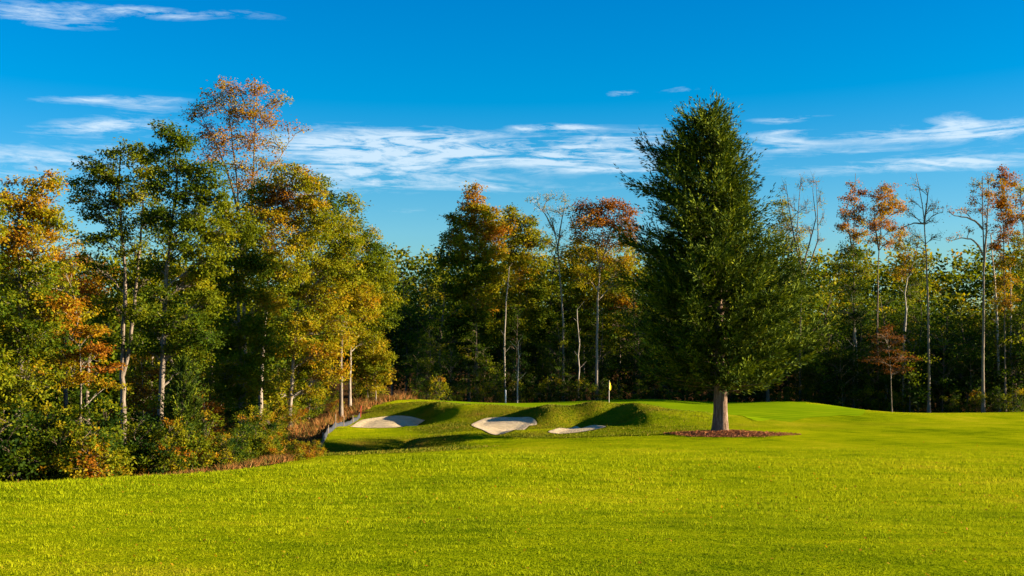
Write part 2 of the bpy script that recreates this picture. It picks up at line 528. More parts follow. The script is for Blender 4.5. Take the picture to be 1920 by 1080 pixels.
# ------------------------------------------------------------------ mesh helpers
def mesh_obj(name, V, Fc, material, parent=None, smooth=False, tint=None, loc=None):
    """V (n,3); Fc list of arrays of faces (each array of one polygon size)"""
    me = bpy.data.meshes.new(name)
    V = np.asarray(V, np.float32)
    if isinstance(Fc, np.ndarray):
        Fc = [Fc]
    Fc = [np.asarray(f, np.int32) for f in Fc if len(f)]
    nl = sum(f.size for f in Fc); nf = sum(len(f) for f in Fc)
    me.vertices.add(len(V)); me.vertices.foreach_set('co', V.ravel())
    me.loops.add(nl); me.loops.foreach_set('vertex_index', np.concatenate([f.ravel() for f in Fc]))
    me.polygons.add(nf)
    sizes = np.concatenate([np.full(len(f), f.shape[1], np.int32) for f in Fc])
    starts = np.concatenate([[0], np.cumsum(sizes)[:-1]]).astype(np.int32)
    me.polygons.foreach_set('loop_start', starts)
    me.polygons.foreach_set('loop_total', sizes)
    if smooth:
        me.polygons.foreach_set('use_smooth', np.ones(nf, bool))
    me.update(calc_edges=True)
    if tint is not None:
        a_ = me.attributes.new('tint', 'FLOAT', 'POINT')
        a_.data.foreach_set('value', np.asarray(tint, np.float32))
    me.materials.append(material)
    o_ = bpy.data.objects.new(name, me)
    COL.objects.link(o_)
    if parent is not None:
        o_.parent = parent
    if loc is not None:
        o_.location = loc
    return o_


class Tubes:
    def __init__(self):
        self.V = []; self.F = []; self.n = 0

    def add(self, pts_, rad, sides=6, flare=0.0, rough=0.0, cap=True):
        pts_ = np.asarray(pts_, float); rad = np.asarray(rad, float)
        k = len(pts_)
        tan = np.gradient(pts_, axis=0)
        tan /= np.linalg.norm(tan, axis=1)[:, None] + 1e-9
        ref = np.array((0.3, 1.0, 0.1)) if abs(tan[0][2]) > .7 else np.array((0, 0, 1.0))
        u = np.cross(tan, ref); u /= np.linalg.norm(u, axis=1)[:, None] + 1e-9
        v = np.cross(tan, u)
        ang = np.arange(sides) * 2 * math.pi / sides
        rr = rad[:, None] * np.ones(sides)
        if rough:
            lobes_ = 1 + rough * np.sin(ang * 3 + .7) + rough * .6 * np.sin(ang * 5 + 2)
            rr = rr * lobes_[None] * (1 + rough * .4 * (rng.random((k, sides)) - .5))
        ring = pts_[:, None] + rr[..., None] * (np.cos(ang)[None, :, None] * u[:, None] + np.sin(ang)[None, :, None] * v[:, None])
        self.V.append(ring.reshape(-1, 3))
        i = np.arange(k - 1)[:, None] * sides; j = np.arange(sides)[None]
        j2 = (j + 1) % sides
        f = np.stack([i + j, i + j2, i + sides + j2, i + sides + j], -1).reshape(-1, 4) + self.n
        self.F.append(f)
        self.n += k * sides

    def build(self, name, material, parent=None, smooth=True):
        if not self.V:
            return None
        return mesh_obj(name, np.concatenate(self.V), [np.concatenate(self.F)], material, parent, smooth)


def leaves_geo(c, d, nrm, ln_, wd, fold=0.18):
    """rhombic leaves from centre, direction, normal"""
    c = np.asarray(c); d = d / (np.linalg.norm(d, axis=1)[:, None] + 1e-9)
    s = np.cross(nrm, d); s /= np.linalg.norm(s, axis=1)[:, None] + 1e-9
    up = np.cross(d, s)
    L = ln_[:, None]; Wd = wd[:, None]
    v0 = c - d * L * .5
    v1 = c + s * Wd * .5 + up * Wd * fold - d * L * .05
    v2 = c + d * L * .5
    v3 = c - s * Wd * .5 + up * Wd * fold - d * L * .05
    V = np.stack([v0, v1, v2, v3], 1).reshape(-1, 3)
    Fq = np.arange(len(c) * 4).reshape(-1, 4)
    return V, Fq


def rand_unit(n):
    v = rng.normal(size=(n, 3))
    return v / np.linalg.norm(v, axis=1)[:, None]


def bez(a, b, c, n=6):
    t_ = np.linspace(0, 1, n)[:, None]
    return (1 - t_) ** 2 * a + 2 * t_ * (1 - t_) * b + t_ ** 2 * c


def wob(p, amt):
    p = np.array(p, float)
    if len(p) > 2:
        p[1:-1] += rng.normal(size=(len(p) - 2, 3)) * amt
    return p


def resample(p, n):
    p = np.asarray(p, float)
    s = np.concatenate([[0], np.cumsum(np.linalg.norm(np.diff(p, axis=0), axis=1))])
    tt = np.linspace(0, s[-1], n)
    # catmull-like smoothing through cosine weights
    return np.stack([np.interp(tt, s, p[:, i]) for i in range(3)], 1)


def thing(name, label, cat, loc, group=None):
    o_ = bpy.data.objects.new(name, None)
    COL.objects.link(o_)
    o_.location = loc
    o_.empty_display_size = .3
    o_['label'] = label; o_['category'] = cat
    if group:
        o_['group'] = group
    return o_


def tag(o_, label, cat, group=None):
    o_['label'] = label; o_['category'] = cat
    if group:
        o_['group'] = group
    return o_


def structure(o_):
    o_['kind'] = 'structure'
    return o_


def stuff(o_):
    o_['kind'] = 'stuff'
    return o_


def dup(root, loc, rotz=0, scale=1.0, label=None, group=None, shift=None, pale=None, cat=None):
    r = root.copy(); COL.objects.link(r)
    r.location = loc; r.rotation_euler = (0, 0, rotz)
    r.scale = (scale, scale, scale) if not hasattr(scale, '__len__') else scale
    if label: r['label'] = label
    if cat: r['category'] = cat
    if group: r['group'] = group
    elif 'group' in r: del r['group']
    for ch in list(root.children):
        c_ = ch.copy(); COL.objects.link(c_); c_.parent = r
        if shift is not None and 'tint_shift' in c_: c_['tint_shift'] = float(shift)
        if pale is not None and 'pale' in c_: c_['pale'] = float(pale)
    return r


# ------------------------------------------------------------------ broadleaf trees
def build_tree(root, trunks, lobes, leaf=.14, per=34, clump=.45, clumps_k=1.0, tint=(.3, .1, 0.0), r0=.22, pale=0.0, twig_r=.012,
               limbs_apart=False, bare=0.0, flat=.6, tint_off=None, limb_r=.4, seed_up=.25, leafw=.62, hmax=None, twigs=True, sides=8):
    """trunks: list of polylines (local metres), lobes: (centre, (rx, ry, rz), density, tint offset)"""
    tr = Tubes()
    r0 = r0 * .62
    leaf = leaf * 1.0
    stems = []
    for k, tp in enumerate(trunks):
        tp = np.asarray(tp, float)
        n = max(7, len(tp) * 3)
        sp = resample(tp, n)
        sp = wob(sp, .02 * r0 / .2)
        ra = r0 * (1.0 if k == 0 else .7)
        rad = ra * (1 - .82 * np.linspace(0, 1, n) ** 1.1)
        if k == 0:
            rad[0] *= 1.55; rad[1] *= 1.12
            sp[0, 2] -= .25
        tr.add(sp, rad, sides, rough=.06)
        stems.append((sp, rad))
    o_ = tr.build('trunk', M['bark'], root)
    o_['pale'] = float(pale) * .55
    allp = np.concatenate([s for s, _ in stems]); allr = np.concatenate([r for _, r in stems])
    zmin = lobes and min(c[2] for c, *_ in lobes)
    top = hmax or max(c[2] + s_[2] for c, s_, *_ in lobes)
    br = Tubes()
    LC = []; LN = []; LD = []; LT = []
    for li, (c0, sz, dens, toff) in enumerate(lobes):
        c0 = np.asarray(c0, float); sz = np.asarray(sz, float)
        hd = np.linalg.norm(allp[:, :2] - c0[:2], axis=1)
        want = c0[2] - seed_up - .55 * hd
        cost = np.abs(allp[:, 2] - want) + .25 * hd + (allp[:, 2] > c0[2] + .2) * 3
        cost[allp[:, 2] < .5] += 5
        i = int(np.argmin(cost))
        a_ = allp[i]
        rl = max(twig_r * 1.6, min(allr[i] * .6, r0 * limb_r))
        mid = a_ * .45 + c0 * .55; mid[2] = a_[2] * .35 + c0[2] * .65 + .05 * hd[i]
        lim = wob(bez(a_, mid, c0, 7), .06 * np.linalg.norm(c0 - a_) / 2.5)
        lrad = np.linspace(rl, twig_r * 1.3, 7)
        if limbs_apart:
            lt = Tubes(); lt.add(lim, lrad, 5)
            lo = lt.build('limb', M['bark'], root); lo['pale'] = float(pale) * .7
        else:
            br.add(lim, lrad, 4)
        vol = (sz[0] * sz[2])
        nc = max(2, int(round(vol / (clump * clump) * 5.8 * dens * clumps_k)))
        u = rand_unit(nc) * (rng.random(nc) ** .45)[:, None]
        cp = c0 + u * sz
        for p in cp:
            if twigs:
                j = rng.integers(2, 7)
                s_ = lim[j]
                mid_ = (s_ + p) / 2 + np.array((0, 0, .12 * np.linalg.norm(p - s_)))
                br.add(bez(s_, mid_, p, 3), [lrad[j] * .55, twig_r, twig_r * .35], 3)
        if bare < 1:
            m_ = rng.poisson(per * 1.42 * (1 - bare), nc)
            m_ = np.maximum((m_ * rng.uniform(.5, 1.4, nc)).astype(int), 1)
            idx = np.repeat(np.arange(nc), m_)
            off = rng.normal(size=(len(idx), 3)) * np.array((1, 1, flat)) * clump * .52 * rng.uniform(.7, 1.25, nc)[idx][:, None]
            pos_ = cp[idx] + off
            LC.append(pos_)
            dirs = off + rand_unit(len(idx)) * clump * .6 + np.array((0, 0, -.12 * clump))
            LD.append(dirs)
            nr = rand_unit(len(idx)) * .75 + np.array((0, 0, .8)) + u[idx] * .5
            LN.append(nr)
            hh = (cp[idx, 2] / top)
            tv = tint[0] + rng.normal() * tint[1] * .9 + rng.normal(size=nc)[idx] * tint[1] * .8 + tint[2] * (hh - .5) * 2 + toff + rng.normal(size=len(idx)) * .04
            LT.append(tv)
        if bare > 0 and twigs:   # fine bare twigs
            for p in cp:
                for _ in range(3):
                    e = p + rand_unit(1)[0] * clump * np.array((.9, .9, .9)) + np.array((0, 0, clump * .5))
                    br.add([p, (p + e) / 2 + rand_unit(1)[0] * .05, e], [twig_r * .6, twig_r * .4, twig_r * .2], 3)
    if br.V:
        b_ = br.build('branchwork', M['bark'], root); b_['pale'] = float(pale); stuff(b_)
    if LC:
        LC = np.concatenate(LC); LD = np.concatenate(LD); LN = np.concatenate(LN); LT = np.concatenate(LT)
        ls = leaf * rng.uniform(.65, 1.3, len(LC))
        V, Fq = leaves_geo(LC, LD, LN, ls, ls * leafw)
        cr = mesh_obj('crown', V, [Fq], M['leaf'], root, tint=np.repeat(np.clip(LT, 0, 1), 4))
        cr['tint_shift'] = 0.0
        stuff(cr)
    return root


def hero(name, label, base_px, Y, trunk_px, lobes_px, group=None, depth=.85, dens=1.0, cat='tree', **kw):
    """a tree traced in outline, standing at distance Y with its real size and thickness"""
    if base_px > 1460:
        Y *= 1.085
    bx = at(base_px, 700, Y)[0]
    base = np.array((bx, Y, gz(bx, Y)))
    root = thing(name, label, cat, base, group)
    trunks = []
    for k, tp in enumerate(trunk_px):
        pl_ = [at(x, y, Y) - base for x, y in tp]
        pl_ = np.array(pl_)
        if k == 0:
            pl_ = np.concatenate([[(0, 0, 0)], pl_[pl_[:, 2] > .3]])
        pl_[:, 1] += np.linspace(0, 1, len(pl_)) * (rng.random() - .5) * .8 * (k > 0)
        trunks.append(pl_)
    lobes = []
    for lb in lobes_px:
        x, y, rx, ry = lb[:4]
        de = lb[4] if len(lb) > 4 else 1.0
        tf = lb[5] if len(lb) > 5 else 0.0
        c = at(x, y, Y) - base
        s = Y / F
        c[1] += (rng.random() - .5) * 2 * depth * max(rx, 30) * s * .8
        gr = 1.0 if kw.get('bare') else 1.18
        lobes.append((c, (rx * s * gr, max(rx, ry) * s * depth * 1.1, ry * s * gr * 1.1), de * dens, tf))
    build_tree(root, trunks, lobes, **kw)
    return root


# ------------------------------------------------------------------ ground sheet
def spaced(segs):
    out_ = [segs[0][0]]
    for a_, b_, st_ in segs:
        n = max(1, int(round((b_ - a_) / st_)))
        out_ += list(np.linspace(a_, b_, n + 1)[1:])
    return np.array(out_)


xs = spaced([(-4000, -400, 600), (-400, -80, 40), (-80, -34, 2), (-34, -13, .6), (-13, 9, .17), (9, 42, .5), (42, 80, 2), (80, 400, 40), (400, 4000, 600)])
ys = spaced([(-2000, -100, 300), (-100, 4, 8), (4, 30, .6), (30, 68, .35), (68, 100, .17), (100, 126, .35), (126, 150, 1.5), (150, 400, 15), (400, 6000, 500)])
GX, GY = np.meshgrid(xs, ys)
gx, gy = GX.ravel(), GY.ravel()
zz = ground(gx, gy)
nx_, ny_ = len(xs), len(ys)
ii = (np.arange(ny_ - 1)[:, None] * nx_ + np.arange(nx_ - 1)[None]).ravel()
faces = np.stack([ii, ii + 1, ii + nx_ + 1, ii + nx_], 1)
fairway = structure(mesh_obj('ground', np.stack([gx, gy, zz], 1), [faces], M['turf'], smooth=True))

# edge of the wood in plan: closed loop of open turf
EDGE = np.array([(-15.5, 33), (-14.2, 38), (-12.5, 42.5), (-9.6, 46.5), (-8.6, 51), (-9.6, 60), (-10.6, 70), (-11.2, 82), (-11.3, 92), (-10.5, 101), (-8.6, 107.5),
                 (-7.5, 113), (-5, 118), (0, 123), (12, 125.5), (24, 124), (30, 120), (34, 117), (42, 114.5), (60, 114), (90, 114), (200, 110), (200, -200), (-200, -200), (-200, 10), (-40, 25)])


def litter_amount(x, y):
    res = np.ones(len(x))
    a_ = EDGE; b_ = np.roll(EDGE, -1, 0)
    for i in range(0, len(x), 20000):
        X = x[i:i + 20000][:, None]; Y_ = y[i:i + 20000][:, None]
        dd = b_ - a_
        t_ = np.clip(((X - a_[:, 0]) * dd[:, 0] + (Y_ - a_[:, 1]) * dd[:, 1]) / (dd ** 2).sum(1), 0, 1)
        d = np.sqrt((X - a_[:, 0] - t_ * dd[:, 0]) ** 2 + (Y_ - a_[:, 1] - t_ * dd[:, 1]) ** 2).min(1)
        cr = ((a_[:, 1] > Y_) != (b_[:, 1] > Y_)) & (X < (b_[:, 0] - a_[:, 0]) * (Y_ - a_[:, 1]) / (b_[:, 1] - a_[:, 1] + 1e-12) + a_[:, 0])
        ins = cr.sum(1) % 2 == 1
        sd_ = np.where(ins, d, -d) + (vnoise(X[:, 0], Y_[:, 0], 1.2, 5) - .5) * 1.2
        res[i:i + 20000] = 1 - sstep(-.3, .5, sd_)
    return res


lit = litter_amount(gx, gy)
# unmown rough: hollow and mounds round the bunkers
def rough_amount(x, y):
    r_ = np.zeros(len(x))
    for (cx, cy, rx, ry, s) in [(-7.2, 64, 5.5, 9, 1.0), (-5, 58, 4, 4.5, .9), (-7, 94, 5, 8, .75), (-2, 70, 5.5, 5, .8), (1, 85, 5, 7, .9), (6, 80, 5, 6, .8), (-3, 80, 4, 6, .7), (5, 70, 8, 5, .45), (12, 77, 10, 7, .35), (20, 82, 10, 5, .2)]:
        r_ = np.maximum(r_, s * (1 - sstep(.6, 1.15, np.sqrt(((x - cx) / rx) ** 2 + ((y - cy) / ry) ** 2) + (vnoise(x, y, 1.7, 9) - .5) * .25)))
    return r_


rou = rough_amount(gx, gy)
for nm, ar in (('litter', lit), ('rough', rou)):
    a_ = fairway.data.attributes.new(nm, 'FLOAT', 'POINT')
    a_.data.foreach_set('value', ar.astype(np.float32))


def sheet(name, loop, zfun, material, rings=26):
    loop = np.asarray(loop); c = loop.mean(0); n = len(loop)
    V = [np.array([[c[0], c[1]]])]
    for k in range(1, rings + 1):
        V.append(c + (loop - c) * (k / rings))
    V = np.concatenate(V)
    z = zfun(V[:, 0], V[:, 1])
    tri = np.stack([np.zeros(n, int), 1 + np.arange(n), 1 + (np.arange(n) + 1) % n], 1)
    qd = []
    for k in range(rings - 1):
        a0 = 1 + k * n + np.arange(n); a1 = 1 + k * n + (np.arange(n) + 1) % n
        qd.append(np.stack([a0, a0 + n, a1 + n, a1], 1))
    return mesh_obj(name, np.column_stack([V, z]), [tri, np.concatenate(qd)], material, smooth=True)


BL = ['left sand bunker of the three, crescent of pale sand below a dark turf face', 'middle sand bunker, the widest patch of sand, half in shade', 'right sand bunker, a thin low strip of sand nearest the cedar']
for lp, lb in zip(bunk_xy, BL):
    def zf(x, y, lp=lp):
        return ground0(x, y) - .10 * sstep(0, .8, inside_dist(x, y, lp) + .05) + .02
    o_ = structure(sheet('sand_bunker', lp, zf, M['sand'], 30))
    o_['label'] = lb

gl = [np.array(p_) for p_ in ((7.0, 101), (9.6, 97.5), (11.8, 93.5), (14.4, 90.2))] + [hit(*p) for p in [(1420, 790), (1500, 787), (1570, 780), (1622, 771), (1600, 764)]]
gl += [np.array((26, 116)), np.array((21, 120.5)), np.array((10, 122)), np.array((0, 119)), np.array((-5.5, 113)), np.array((-6.2, 106)), np.array((-3.8, 102.5)), np.array((1.5, 101.5))]
gloop = smooth_loop(gl, 200)
structure(sheet('putting_green', gloop, lambda x, y: ground(x, y) + .02, M['green'], 90))

# ------------------------------------------------------------------ turf blades in the foreground (too many to count)
def blades(name, n, xy, hgt_, wd_, material, lean=.5, zoff=0.0):
    x, y = xy
    z = ground(x, y) + zoff
    a_ = rng.random(n) * 2 * math.pi
    h = hgt_ * rng.uniform(.5, 1.3, n); wv_ = wd_ * rng.uniform(.6, 1.3, n)
    base = np.stack([x, y, z - .004], 1)
    side = np.stack([np.cos(a_), np.sin(a_), np.zeros(n)], 1) * wv_[:, None] * .5
    ld = rng.random(n) * 2 * math.pi; le = rng.random(n) * lean
    tip = base + np.stack([np.cos(ld) * le * h, np.sin(ld) * le * h, h], 1)
    V = np.stack([base - side, base + side, tip], 1).reshape(-1, 3)
    T = np.repeat(rng.random(n), 3)
    return stuff(mesh_obj(name, V, [np.arange(n * 3).reshape(-1, 3)], material, tint=T))


n = 430000
yy = 8.5 * (66 / 8.5) ** rng.random(n)
xx = (rng.random(n) - .5) * 2 * (yy * .43 + 1)
size = np.clip(yy / 22, .55, 1.9) * (1 - .75 * sstep(34, 66, yy))
keep = (litter_amount(xx, yy) < .4) & (rng.random(n) < .25 + 1.1 * vnoise(xx, yy * .6, .22, 31) * (.4 + vnoise(xx, yy, 1.6, 32)))
yy, xx, size = yy[keep], xx[keep], size[keep]
size *= .35 + 1.25 * vnoise(xx, yy, .14, 33) * (.5 + vnoise(xx, yy, .5, 34))
g_ = blades('turf_grass', len(xx), (xx, yy), .036 * size, .012 * size, M['blade'], .9)
g_['label'] = 'short mown fairway grass in the foreground'

# longer grass of the rough, round the bunkers and in the hollow
n = 110000
xx = rng.uniform(-13, 12, n); yy = rng.uniform(50, 104, n)
ra_ = rough_amount(xx, yy) * (1 - litter_amount(xx, yy))
ins = np.zeros(len(xx))
for lp in bunk_xy:
    ins = np.maximum(ins, inside_dist(xx, yy, lp) > -.12)
keep = (rng.random(n) < ra_ * (.35 + .9 * vnoise(xx, yy, 1.1, 4))) & (ins < .5)
xx, yy = xx[keep], yy[keep]
m, t = mat('rough_blade')
pos = t.n('ShaderNodeNewGeometry').outputs['Position']
rn = t.noise(pos, .6, 4, .65)
tn = t.n('ShaderNodeAttribute', attribute_name='tint').outputs['Fac']
c = t.ramp(t.m('ADD', t.m('MULTIPLY', rn, .7), t.m('MULTIPLY', tn, .3)), [(.3, (.040, .075, .003)), (.45, (.095, .120, .004)), (.57, (.17, .155, .007)), (.7, (.22, .13, .02))])
finish(t, c, .8, spec=.1)
M['rough_blade'] = m
g_ = blades('rough_grass', len(xx), (xx, yy), .075, .03, M['rough_blade'], 1.0)
g_['label'] = 'unmown rough grass round the bunkers'

# fallen leaves on the fairway
n = 1800
yy = 9 * (60 / 9) ** rng.random(n); xx = (rng.random(n) - .5) * 2 * (yy * .42)
keep = litter_amount(xx, yy) < .3
xx, yy = xx[keep], yy[keep]; n = len(xx)
c_ = np.stack([xx, yy, ground(xx, yy) + .035], 1)
ls = rng.uniform(.02, .06, n) * np.clip(yy / 20, .7, 1.6)
V, Fq = leaves_geo(c_, rand_unit(n) * (1, 1, .3), rand_unit(n) * .4 + np.array((0, 0, 1)), ls, ls * .7)
o_ = stuff(mesh_obj('fallen_leaves', V, [Fq], M['leaf'], tint=np.repeat(rng.uniform(.5, .74, n), 4)))
o_['tint_shift'] = 0.0; o_['label'] = 'dry leaves scattered over the fairway'

# ------------------------------------------------------------------ the big cedar and its bed
CED = at(1352, 814, 66)[:2]
cz = gz(*CED)


def conifer(root, H, r0, prof, n_br, spray, seed_tint=.5, lean=(0, 0), first=.12, droop=.25, rise=.35, pale=.35, blade=.30, dens=1.0, bark=None):
    """evergreen: profile(t, angle) gives the reach of the branches at height t"""
    trk = Tubes()
    zt = np.linspace(0, 1, 16)
    line = np.stack([lean[0] * zt ** 1.5 + .04 * np.sin(zt * 9), lean[1] * zt + .04 * np.cos(zt * 7), zt * H * .97], 1)
    rad = r0 * (1 - zt) ** .85 + .02
    rad[0] *= 1.9; line[0, 2] = -.2
    line2 = np.insert(line, 1, [line[0] * (1, 1, 0) + (0, 0, .25)], 0); rad2 = np.insert(rad, 1, r0 * 1.22)
    trk.add(line2, rad2, 14, rough=.09)
    tk = trk.build('trunk', bark or M['bark'], root); tk['pale'] = float(pale)
    br = Tubes()
    C_ = []; D_ = []; N_ = []; L_ = []; T_ = []
    for k in range(n_br):
        tz = first + (1 - first) * ((k + rng.random()) / n_br) ** .92
        an = k * 2.399 + rng.normal() * .3
        reach = prof(tz, an) * rng.uniform(.66, 1.14)
        z0 = tz * H * .97
        p0 = np.array([np.interp(z0, line[:, 2], line[:, 0]), np.interp(z0, line[:, 2], line[:, 1]), z0])
        hd = np.array((math.cos(an), math.sin(an), 0))
        up = rise * reach * (.3 + tz) + .1
        p2 = p0 + hd * reach + np.array((0, 0, up))
        p1 = p0 + hd * reach * .55 + np.array((0, 0, up * .25 - droop * reach * .25 * (1 - tz)))
        path = bez(p0, p1, p2, 7)
        br.add(path, np.linspace(max(.02, r0 * .15 * (1 - tz) ** .6), .008, 7), 4)
        ns = max(4, int(reach / spray * 5.6 * dens))
        for _ in range(ns):
            f = rng.random() ** .75
            b0 = path[0] * 0 + np.array([np.interp(f, np.linspace(0, 1, 7), path[:, i]) for i in range(3)])
            if f < .03:
                continue
            dirv = (path[-1] - path[3]); dirv /= np.linalg.norm(dirv) + 1e-6
            sd_ = rng.normal(size=3) * np.array((.62, .62, .35)) + dirv * 1.15 + np.array((0, 0, .22))
            sd_ /= np.linalg.norm(sd_)
            sl = spray * rng.uniform(.6, 1.35) * (.8 + .6 * f)
            nb = 24
            g = rng.random(nb)
            core = f < .35
            pts_ = b0 + sd_ * (g * sl)[:, None] + np.array((0, 0, 1)) * (g ** 2 * sl * .18)[:, None]
            wdt = (1 - g * .85) * sl * .26
            offd = rng.normal(size=(nb, 3))
            pts_ = pts_ + offd * wdt[:, None] * .45
            C_.append(pts_); D_.append(sd_ + offd * .26); N_.append(rand_unit(nb) * .8 + np.array((0, 0, .6)))
            L_.append(blade * rng.uniform(.6, 1.3, nb) * (1 - .2 * g))
            T_.append(np.full(nb, seed_tint + rng.normal() * .16) + rng.normal(size=nb) * .08 + g * .12)
    b_ = stuff(br.build('branchwork', M['bark'], root)); b_['pale'] = 0.1
    C_ = np.concatenate(C_); D_ = np.concatenate(D_); N_ = np.concatenate(N_); L_ = np.concatenate(L_); T_ = np.concatenate(T_)
    V, Fq = leaves_geo(C_, D_, N_, L_, L_ * .27, .1)
    cr = stuff(mesh_obj('crown', V, [Fq], M['needle'], root, tint=np.repeat(np.clip(T_, 0, 1), 4)))
    cr['tint_shift'] = 0.0
    return root


HC = 16.9
# half widths read off the outline, left and right of the trunk, from bottom to top
hz = np.array([.0, .10, .14, .20, .28, .38, .48, .58, .68, .76, .84, .91, .97, 1.0])
hl = np.array([1.0, 1.8, 2.7, 3.4, 4.1, 4.3, 4.1, 3.6, 3.4, 3.1, 2.7, 2.1, .8, .2])
hr = np.array([1.0, 2.0, 3.0, 3.9, 4.5, 4.3, 3.6, 2.7, 2.1, 1.8, 1.4, .9, .4, .2])


def cedar_prof(tz, an):
    l_, r_ = np.interp(tz, hz, hl), np.interp(tz, hz, hr)
    f = (math.cos(an) + 1) / 2
    v = l_ * (1 - f) + r_ * f
    return v * (.58 + .78 * float(vnoise(an % 6.283 * 2.2, tz * 17, 1.0, 41))) * (.95 + .10 * math.sin(an * 7 - tz * 53))


cedar = thing('cedar_tree', 'large dark green cedar standing alone on the fairway in a ring of mulch', 'tree', (CED[0], CED[1], cz))
conifer(cedar, HC, .36, cedar_prof, 380, .85, .42, lean=(-.35, 0), first=.13, pale=.30, blade=.235, rise=.24, dens=1.5, bark=M['cedar_bark'])


def near_noise(v):
    return 1 + .16 * math.sin(v * 3 + 1) + .09 * math.sin(v * 7 + 2) + .05 * math.sin(v * 17)


ml = np.array([(CED[0] + .25 + math.cos(a) * 2.5 * near_noise(a), CED[1] - .5 + math.sin(a) * 2.3 * near_noise(a + 2)) for a in np.linspace(0, 2 * math.pi, 121)[:-1]])
bed = thing('mulch_bed', 'ragged ring of reddish brown bark mulch round the foot of the cedar', 'mulch bed', (CED[0], CED[1], cz))
def mz(x, y):
    d = np.sqrt(((x - CED[0] - .2) / 2.7) ** 2 + ((y - CED[1] + .5) / 2.5) ** 2)
    return ground(x, y) + .03 + .13 * (1 - sstep(.2, 1.0, d)) + (vnoise(x, y, .3, 3) - .5) * .05
ms = sheet('mulch_mound', ml, mz, M['mulch'], 20)
ms.parent = bed; ms.matrix_parent_inverse.identity(); ms.location = -Vector((CED[0], CED[1], cz))
n = 9000
a_ = rng.random(n) * 2 * math.pi; r_ = np.sqrt(rng.random(n)) * 1.18
xx = CED[0] + .25 + np.cos(a_) * 2.75 * r_ ** 1.15 * (1 + .16 * np.sin(a_ * 3 + 1)); yy = CED[1] - .5 + np.sin(a_) * 2.5 * r_ ** 1.15
c_ = np.stack([xx, yy, mz(xx, yy) + .02], 1) - np.array((CED[0], CED[1], cz))
ls = rng.uniform(.04, .14, n)
V, Fq = leaves_geo(c_, rand_unit(n) * (1, 1, .35), rand_unit(n) * .6 + np.array((0, 0, 1)), ls, ls * .35)
stuff(mesh_obj('bark_chips', V, [Fq], M['mulch'], bed, tint=np.repeat(rng.random(n), 4)))

# ------------------------------------------------------------------ flag, stakes, silt fence
fx, fy = at(1142, 756, 113)[:2]
fzg = gz(fx, fy)
fl = thing('golf_flag', 'yellow flag hanging limp on a pale pole on the putting green', 'golf flag', (fx, fy, fzg))
tb = Tubes(); tb.add([(0, 0, -.1), (.01, 0, 1.1), (.03, 0, 2.15)], [.022, .02, .018], 8); tb.build('pole', M['pole_paint'], fl)
uu = np.linspace(0, 1, 9); vv = np.linspace(0, 1, 12)
V = []
for v_ in vv:
    for u_ in uu:
        wd_ = .30 * (math.sin(v_ * math.pi * .86 + .25) ** .8) * (.6 + .4 * v_)
        V.append((.03 + u_ * wd_ * .75, +.75 * u_ * wd_ + .06 * math.sin(u_ * 9 + v_ * 3) * (.3 + u_), 2.13 - v_ * .78 - u_ * .12))
V = np.array(V)
i_ = (np.arange(11)[:, None] * 9 + np.arange(8)[None]).ravel()
fo = mesh_obj('flag', V, [np.stack([i_, i_ + 1, i_ + 10, i_ + 9], 1)], M['flag_cloth'], fl, True)
sm = fo.modifiers.new('thick', 'SOLIDIFY'); sm.thickness = .01


def stake(name, label, cat, px, Y, h, w_, material, parent=None, tilt=0.0):
    x = at(px, 750, Y)[0]; z = gz(x, Y)
    tb = Tubes()
    tb.add([(0, 0, -.2), (tilt * .5, 0, h * .5), (tilt, 0, h * .96), (tilt, 0, h)], [w_, w_, w_, w_ * .25], 4)
    o_ = tb.build(name, material, smooth=False)
    o_.location = (x, Y, z)
    tag(o_, label, cat)
    return o_


stake('marker_post', 'short white tipped marker post at the wood edge left of the thin red-barked sapling', 'post', 948, 121, 1.25, .07, M['white_paint'])

# silt fence running up the bank
fence = thing('silt_fence', 'low grey silt fence running up the bank beside the left wood', 'fence', (0, 0, 0))
FP = [(-9.9, 62.5), (-10.2, 66), (-10.35, 70), (-10.8, 75), (-10.9, 79), (-11.0, 83.5), (-10.95, 88), (-10.9, 92)]
fence.location = (FP[0][0], FP[0][1], gz(*FP[0]))
org = np.array(fence.location)
for i in range(len(FP) - 1):
    a_ = np.array(FP[i]); b_ = np.array(FP[i + 1]); k = 9
    V = []
    for j in range(k):
        f = j / (k - 1); p = a_ * (1 - f) + b_ * f
        z = gz(p[0], p[1]); sag = -.10 * math.sin(f * math.pi) + .05 * math.sin(f * 9 + i * 2)
        bulge = .10 * math.sin(f * math.pi)
        for q_ in (0, 1, 2):
            V.append((p[0] + bulge * (q_ == 1) + .06 * (q_ == 0), p[1], z - .08 + (.19 + sag * .4) * q_))
    V = np.array(V) - org
    ix = (np.arange(k - 1)[:, None] * 3 + np.arange(2)[None]).ravel()
    o_ = mesh_obj('fabric_panel', V, [np.stack([ix, ix + 1, ix + 4, ix + 3], 1)], M['fabric_grey'], fence, True)
    sm = o_.modifiers.new('thick', 'SOLIDIFY'); sm.thickness = .02
for i, p in enumerate(FP):
    z = gz(*p)
    tb = Tubes(); q_ = np.array((p[0] + .05, p[1], z)) - org
    h = .5 + .16 * ((i * 5) % 3)
    tb.add([q_ + (0, 0, -.1), q_ + (.03 * (i % 2), 0, h), q_ + (.03 * (i % 2), 0, h + .02)], [.024, .024, .008], 4)
    o_ = tb.build('stake', M['stake_red'] if i == len(FP) - 1 else M['stake_wood'], fence, False)
    if i == len(FP) - 1:
        o_['label'] = 'red painted end stake'

